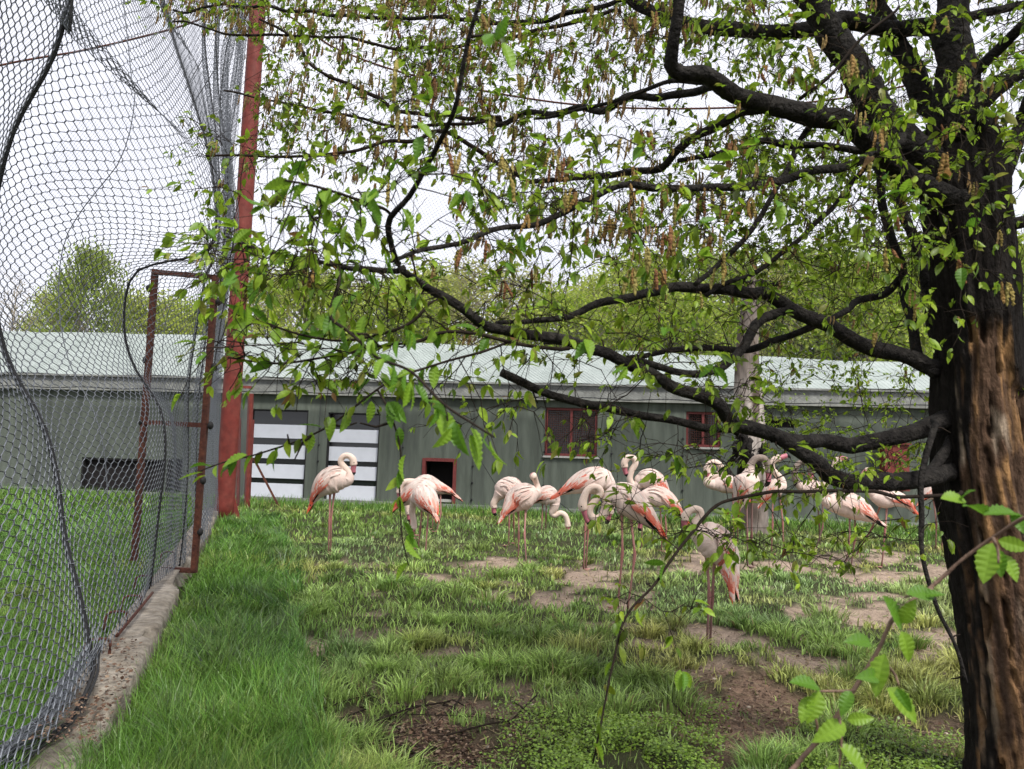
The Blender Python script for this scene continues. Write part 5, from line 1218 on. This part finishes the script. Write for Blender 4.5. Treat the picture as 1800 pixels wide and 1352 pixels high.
# short sward, even over the picture of the ground
NS = 170000
px = g.uniform(-160, 1960, NS); hz = 800 + (px - 900) * .0314; py = hz + 70 + (1520 - hz - 70) * g.uniform(0, 1, NS) ** 1.45
P_, dd = on_ground(px, py); ok = (dd < 26) & free(P_[:, 0], P_[:, 1]); P_, dd, px, py = P_[ok], dd[ok], px[ok], py[ok]
dm = dirt(P_[:, 0], P_[:, 1]); u_, v_ = kerb_uv(P_[:, 0], P_[:, 1])
wz = weedzone(px, py, P_[:, 0], P_[:, 1])
keep = g.uniform(0, 1, len(dm)) > np.clip(np.maximum(dm * 1.2, wz * .9), 0, .99); P_, dd, px, py, dm, v_ = [q[keep] for q in (P_, dd, px, py, dm, v_)]
k = len(P_)
lush = 1 - sstep(.35, 1.5, v_ + (fbm(P_[:, 0] * 1.5, P_[:, 1] * 1.5, 0, 2, 12) - .5) * 1.2)
lush = np.maximum(lush, sstep(11, 15, P_[:, 1]) * .45)
L = (.045 + .055 * g.uniform(0, 1, k)) * (1 + .5 * (fbm(P_[:, 0] * 2, P_[:, 1] * 2, 0, 2, 13) - .4)) * (1 - .4 * np.clip(dm, 0, 1)) + lush * g.uniform(.04, .17, k)
C = gcolor(P_[:, 0], P_[:, 1], k, px)
C = C * (1 - .75 * lush[:, None]) + np.array([.085, .20, .02]) * g.uniform(.35, 1.7, (k, 1)) * .75 * lush[:, None]
add_grass(P_, L, np.maximum(.0042, .0015 * dd) * g.uniform(.6, 1.5, k), C, nrm(g.normal(0, 1, (k, 3))) * A(1, 1, 0) * g.uniform(.15, .9, (k, 1)), g.uniform(.3, 1.1, k))
# tussocks
NT_ = 780
px = g.uniform(-100, 1900, NT_); hz = 800 + (px - 900) * .0314; py = hz + 90 + (1480 - hz - 90) * g.uniform(0, 1, NT_) ** 1.1
Pt, dt = on_ground(px, py); dm = dirt(Pt[:, 0], Pt[:, 1]); ok = free(Pt[:, 0], Pt[:, 1]) & (dm < .35) & (dt < 20) & (weedzone(px, py, Pt[:, 0], Pt[:, 1]) < .3); Pt, dt = Pt[ok], dt[ok]
for c, d_ in zip(Pt, dt):
    k = int(np.clip(900 / d_, 60, 240)); r_ = g.uniform(.05, .17) * (1 + .02 * d_)
    a = g.uniform(0, 6.283, k); rr2 = r_ * np.sqrt(g.uniform(0, 1, k)); off = np.stack([np.cos(a) * rr2, np.sin(a) * rr2 * .9, 0 * a], 1)
    Lt = g.uniform(.08, .175) * g.uniform(.55, 1.2, k); colr = gcolor(c[:1] + 0 * a, c[1:2] + 0 * a, k, None) * g.uniform(.75, 1.3)
    add_grass(c + off, Lt, np.full(k, max(.0042, .0015 * d_)) * g.uniform(.6, 1.4, k), colr, off / r_ * g.uniform(.35, 1.1, (k, 1)) + g.normal(0, .12, (k, 3)) * A(1, 1, 0), g.uniform(.5, 1.5, k))
# tall lush strip right of the kerb and meadow beyond the net
for (u0, u1, v0, v1, cnt, l0, l1) in ((-1.6, 3, .02, .95, 15000, .10, .27), (3, 11.4, .02, 1.1, 15000, .09, .24), (-1.9, -.35, -.22, .05, 700, .05, .16), (-2.2, 12, -6, -.3, 36000, .10, .3), (-1.5, -.5, -.1, .9, 3500, .1, .24)):
    uu = g.uniform(u0, u1, cnt); vv = v0 + (v1 - v0) * g.uniform(0, 1, cnt) ** 1.4 if v0 > 0 else g.uniform(v0, v1, cnt)
    P_ = np.stack([KA[0] + KD[0] * uu + KN[0] * vv, KA[1] + KD[1] * uu + KN[1] * vv, 0 * uu], 1); ok = free(P_[:, 0], P_[:, 1]) | (uu < -.34); P_ = P_[ok]; k = len(P_); vk = kerb_uv(P_[:, 0], P_[:, 1])[1]; edge_ = np.where(vk > 0, .35 + .65 * sstep(.02, .22, vk), 1)
    dd = np.maximum(P_[:, 1], 1); nn_ = fbm(P_[:, 0] * 3, P_[:, 1] * 3, 0, 3, 95); n3_ = sstep(.5, .66, fbm(P_[:, 0] * 1.1, P_[:, 1] * 1.1, 0, 4, 96))[:, None]; C = (1 - .55 * n3_) * np.array([.075, .185, .018]) * g.uniform(.35, 1.8, (k, 1)) + np.array([.06, .045, .012]) * g.uniform(0, 1, (k, 1)) * sstep(.4, .65, nn_)[:, None] + np.array([.02, .03, .03]) * g.uniform(0, 1, (k, 1))
    gr_ = np.stack([fbm(P_[:, 0] * 2.6, P_[:, 1] * 2.6, q_, 2, 97) - .5 for q_ in (0, 5)] + [0 * nn_], 1) * 3.0; add_grass(P_, g.uniform(l0, l1, k) * (.45 + 1.1 * nn_) * edge_, np.maximum(.004, .0012 * dd), C, gr_ + nrm(g.normal(0, 1, (k, 3))) * A(1, 1, 0) * g.uniform(.1, .7, (k, 1)), g.uniform(.2, 1.2, k))
# strip along the wall base
s_ = g.uniform(S0, S1, 9000); t_ = g.uniform(.08, 2.6, 9000); P_ = WA + WE * s_[:, None] + WN * t_[:, None]; k = len(P_)
add_grass(P_, g.uniform(.10, .30, k), np.full(k, .014), np.array([.095, .21, .026]) * g.uniform(.6, 1.4, (k, 1)), nrm(g.normal(0, 1, (k, 3))) * A(1, 1, 0) * .3, g.uniform(.2, .8, k))
GP, GL, GW, GC, GLean, GBend = np.vstack(GP), np.concatenate(GL), np.concatenate(GW), np.vstack(GC), np.vstack(GLean), np.concatenate(GBend)
GP[:, 2] = Hgt(GP[:, 0], GP[:, 1]) - .01
k = len(GP); up = A(0, 0, 1)
az = g.uniform(0, 6.283, k); S2 = np.stack([np.cos(az), np.sin(az), 0 * az], 1)
d0 = nrm(up + GLean * .6); d1 = nrm(up * (1 - .55 * GBend[:, None]) + GLean * (1.1 + GBend[:, None]) + S2[:, [1, 0, 2]] * .1)
m1 = GP + d0 * (GL * .5)[:, None]; tip = m1 + d1 * (GL * .55)[:, None]
hw = (GW * .5)[:, None]
VV = np.stack([GP - S2 * hw, GP + S2 * hw, m1 - S2 * hw * .85, m1 + S2 * hw * .85, tip], 1).reshape(-1, 3)
o5 = np.arange(k)[:, None] * 5
CC = np.stack([GC * .8, GC * .8, GC, GC, GC * 1.15], 1).reshape(-1, 3)
mb = MB(); mb.add(VV, o5 + np.array([[2, 3, 4]]), o5 + np.array([[0, 1, 3, 2]]), CC); mb.build('grass', M['grass'], kind='stuff')

# ground weeds in the near corner
NW = 24000
px = np.concatenate([g.normal(1090, 130, NW), g.normal(1560, 110, NW // 3), g.uniform(380, 900, NW // 12)]); py = np.concatenate([g.uniform(1215, 1440, NW), g.uniform(1280, 1440, NW // 3), g.uniform(1200, 1352, NW // 12)])
P_, dd = on_ground(px, py); n_ = fbm(P_[:, 0] * 5, P_[:, 1] * 5, 0, 3, 91); ok = free(P_[:, 0], P_[:, 1]) & (n_ > .40) & (py > 1205 + 120 * (fbm(px * .02, py * .02, 0, 3, 4))) & (np.abs(px - 1330) + (py - 1200) * -.2 > 30) & (np.hypot((px - 740) / 140, (py - 1300) / 60) > 1)
P_ = P_[ok]; k = len(P_); P_[:, 2] = Hgt(P_[:, 0], P_[:, 1]) + g.uniform(.005, .085, k) * sstep(.42, .6, n_[ok])
D2 = nrm(g.normal(0, 1, (k, 3)) * A(1, 1, .35)); N2 = nrm(up + g.normal(0, .4, (k, 3))); S3 = nrm(np.cross(D2, N2)); sz = g.uniform(.007, .018, (k, 1))
VV = np.stack([P_, P_ + D2 * sz * .55 + S3 * sz * .5, P_ + D2 * sz * 1.15, P_ + D2 * sz * .55 - S3 * sz * .5], 1).reshape(-1, 3)
cw = np.array([.14, .24, .028]) * g.uniform(.55, 1.5, (k, 1)) + np.array([.05, .04, .0]) * g.uniform(0, 1, (k, 1))
mb = MB(); mb.add(VV, None, np.arange(k * 4).reshape(-1, 4), np.repeat(cw, 4, 0)); mb.build('ground_weeds', M['grass'], kind='stuff', smooth=False)
# dead leaves and wood chips
NL = 6000
px = np.concatenate([g.normal(740, 110, NL), g.normal(1330, 120, NL // 2), g.uniform(450, 1700, NL // 2), g.uniform(0, 240, NL // 3)]); py = np.concatenate([g.normal(1300, 45, NL), g.normal(1245, 50, NL // 2), g.uniform(1000, 1400, NL // 2), g.uniform(1180, 1400, NL // 3)])
P_, dd = on_ground(px, np.clip(py, 900, 1500)); ok = dirt(P_[:, 0], P_[:, 1]) > .5; ok[-NL // 3:] = True; P_ = P_[ok]; k = len(P_)
P_[:, 2] = Hgt(P_[:, 0], P_[:, 1]) - .025 + g.uniform(.004, .02, k); uu, vv = kerb_uv(P_[:, 0], P_[:, 1]); onk = (vv > -.27) & (vv < 0); P_[onk, 2] = .215
D2 = nrm(g.normal(0, 1, (k, 3)) * A(1, 1, .25)); N2 = nrm(up + g.normal(0, .35, (k, 3))); S3 = nrm(np.cross(D2, N2)); sz = g.uniform(.006, .03, (k, 1)) ; asp = g.uniform(.12, .5, (k, 1))
VV = np.stack([P_, P_ + D2 * sz * .5 + S3 * sz * asp, P_ + D2 * sz, P_ + D2 * sz * .5 - S3 * sz * asp], 1).reshape(-1, 3)
pal = np.array([[.10, .055, .035], [.15, .09, .058], [.06, .036, .025], [.22, .155, .105]])[g.integers(0, 4, k)] * g.uniform(.6, 1.2, (k, 1))
mb = MB(); mb.add(VV, None, np.arange(k * 4).reshape(-1, 4), np.repeat(pal, 4, 0)); mb.build('leaf_litter', M['litter'], kind='stuff', smooth=False)
# dry straw trodden into the bare soil
NS2 = 16000
px = g.uniform(430, 1750, NS2); py = 900 + 420 * g.uniform(0, 1, NS2) ** 1.2
P_, dd = on_ground(px, py); ok = (dirt(P_[:, 0], P_[:, 1]) > .25) & free(P_[:, 0], P_[:, 1]); P_ = P_[ok]; k = len(P_)
P_[:, 2] = Hgt(P_[:, 0], P_[:, 1]) - .03 * np.clip(dirt(P_[:, 0], P_[:, 1]), 0, 1) + g.uniform(.004, .018, k)
D2 = nrm(g.normal(0, 1, (k, 3)) * A(1, 1, .2)); N2 = nrm(up + g.normal(0, .3, (k, 3))); S3 = nrm(np.cross(D2, N2)); sz = g.uniform(.02, .075, (k, 1)); wd_ = np.maximum(.0018, .0007 * P_[:, 1:2])
VV = np.stack([P_ - S3 * wd_, P_ + S3 * wd_, P_ + D2 * sz + S3 * wd_ * .6, P_ + D2 * sz - S3 * wd_ * .6], 1).reshape(-1, 3)
pal = np.array([[.30, .235, .12], [.20, .15, .09], [.12, .085, .055], [.17, .20, .06]])[g.integers(0, 4, k)] * g.uniform(.6, 1.2, (k, 1))
mb = MB(); mb.add(VV, None, np.arange(k * 4).reshape(-1, 4), np.repeat(pal, 4, 0)); mb.build('dry_straw', M['litter'], kind='stuff', smooth=False)
# small stones and droppings
mb = MB()
for q_ in range(420):
    c = gnd(g.uniform(450, 1720), 905 + 420 * g.uniform() ** 1.3); 
    if dirt(c[:1], c[1:2])[0] < .4: continue
    c[2] = float(Hgt(c[0], c[1])) - .028; r_ = g.uniform(.006, .02); ball(mb, c, r_, 6, 4, col=np.array([.30, .25, .2]) * g.uniform(.4, 1.5), sc=(1, g.uniform(.6, 1), g.uniform(.4, .7)))
mb.build('pebbles', M['litter'], kind='stuff')
# fallen sticks
mb = MB()
for k in range(60):
    c = gnd(g.normal(640, 140), g.uniform(1235, 1350)); a = g.uniform(0, 3.14); l = g.uniform(.05, .3); dv = A(math.cos(a), math.sin(a), 0)
    z_ = float(Hgt(c[0], c[1])) + .012; c[2] = z_; tube(mb, catmull([c - dv * l, c + g.normal(0, .02, 3) * A(1, 1, .2) + A(0, 0, .01), c + dv * l], 6), g.uniform(.002, .006), 5)
mb.build('fallen_twigs', M['twig'], kind='stuff')
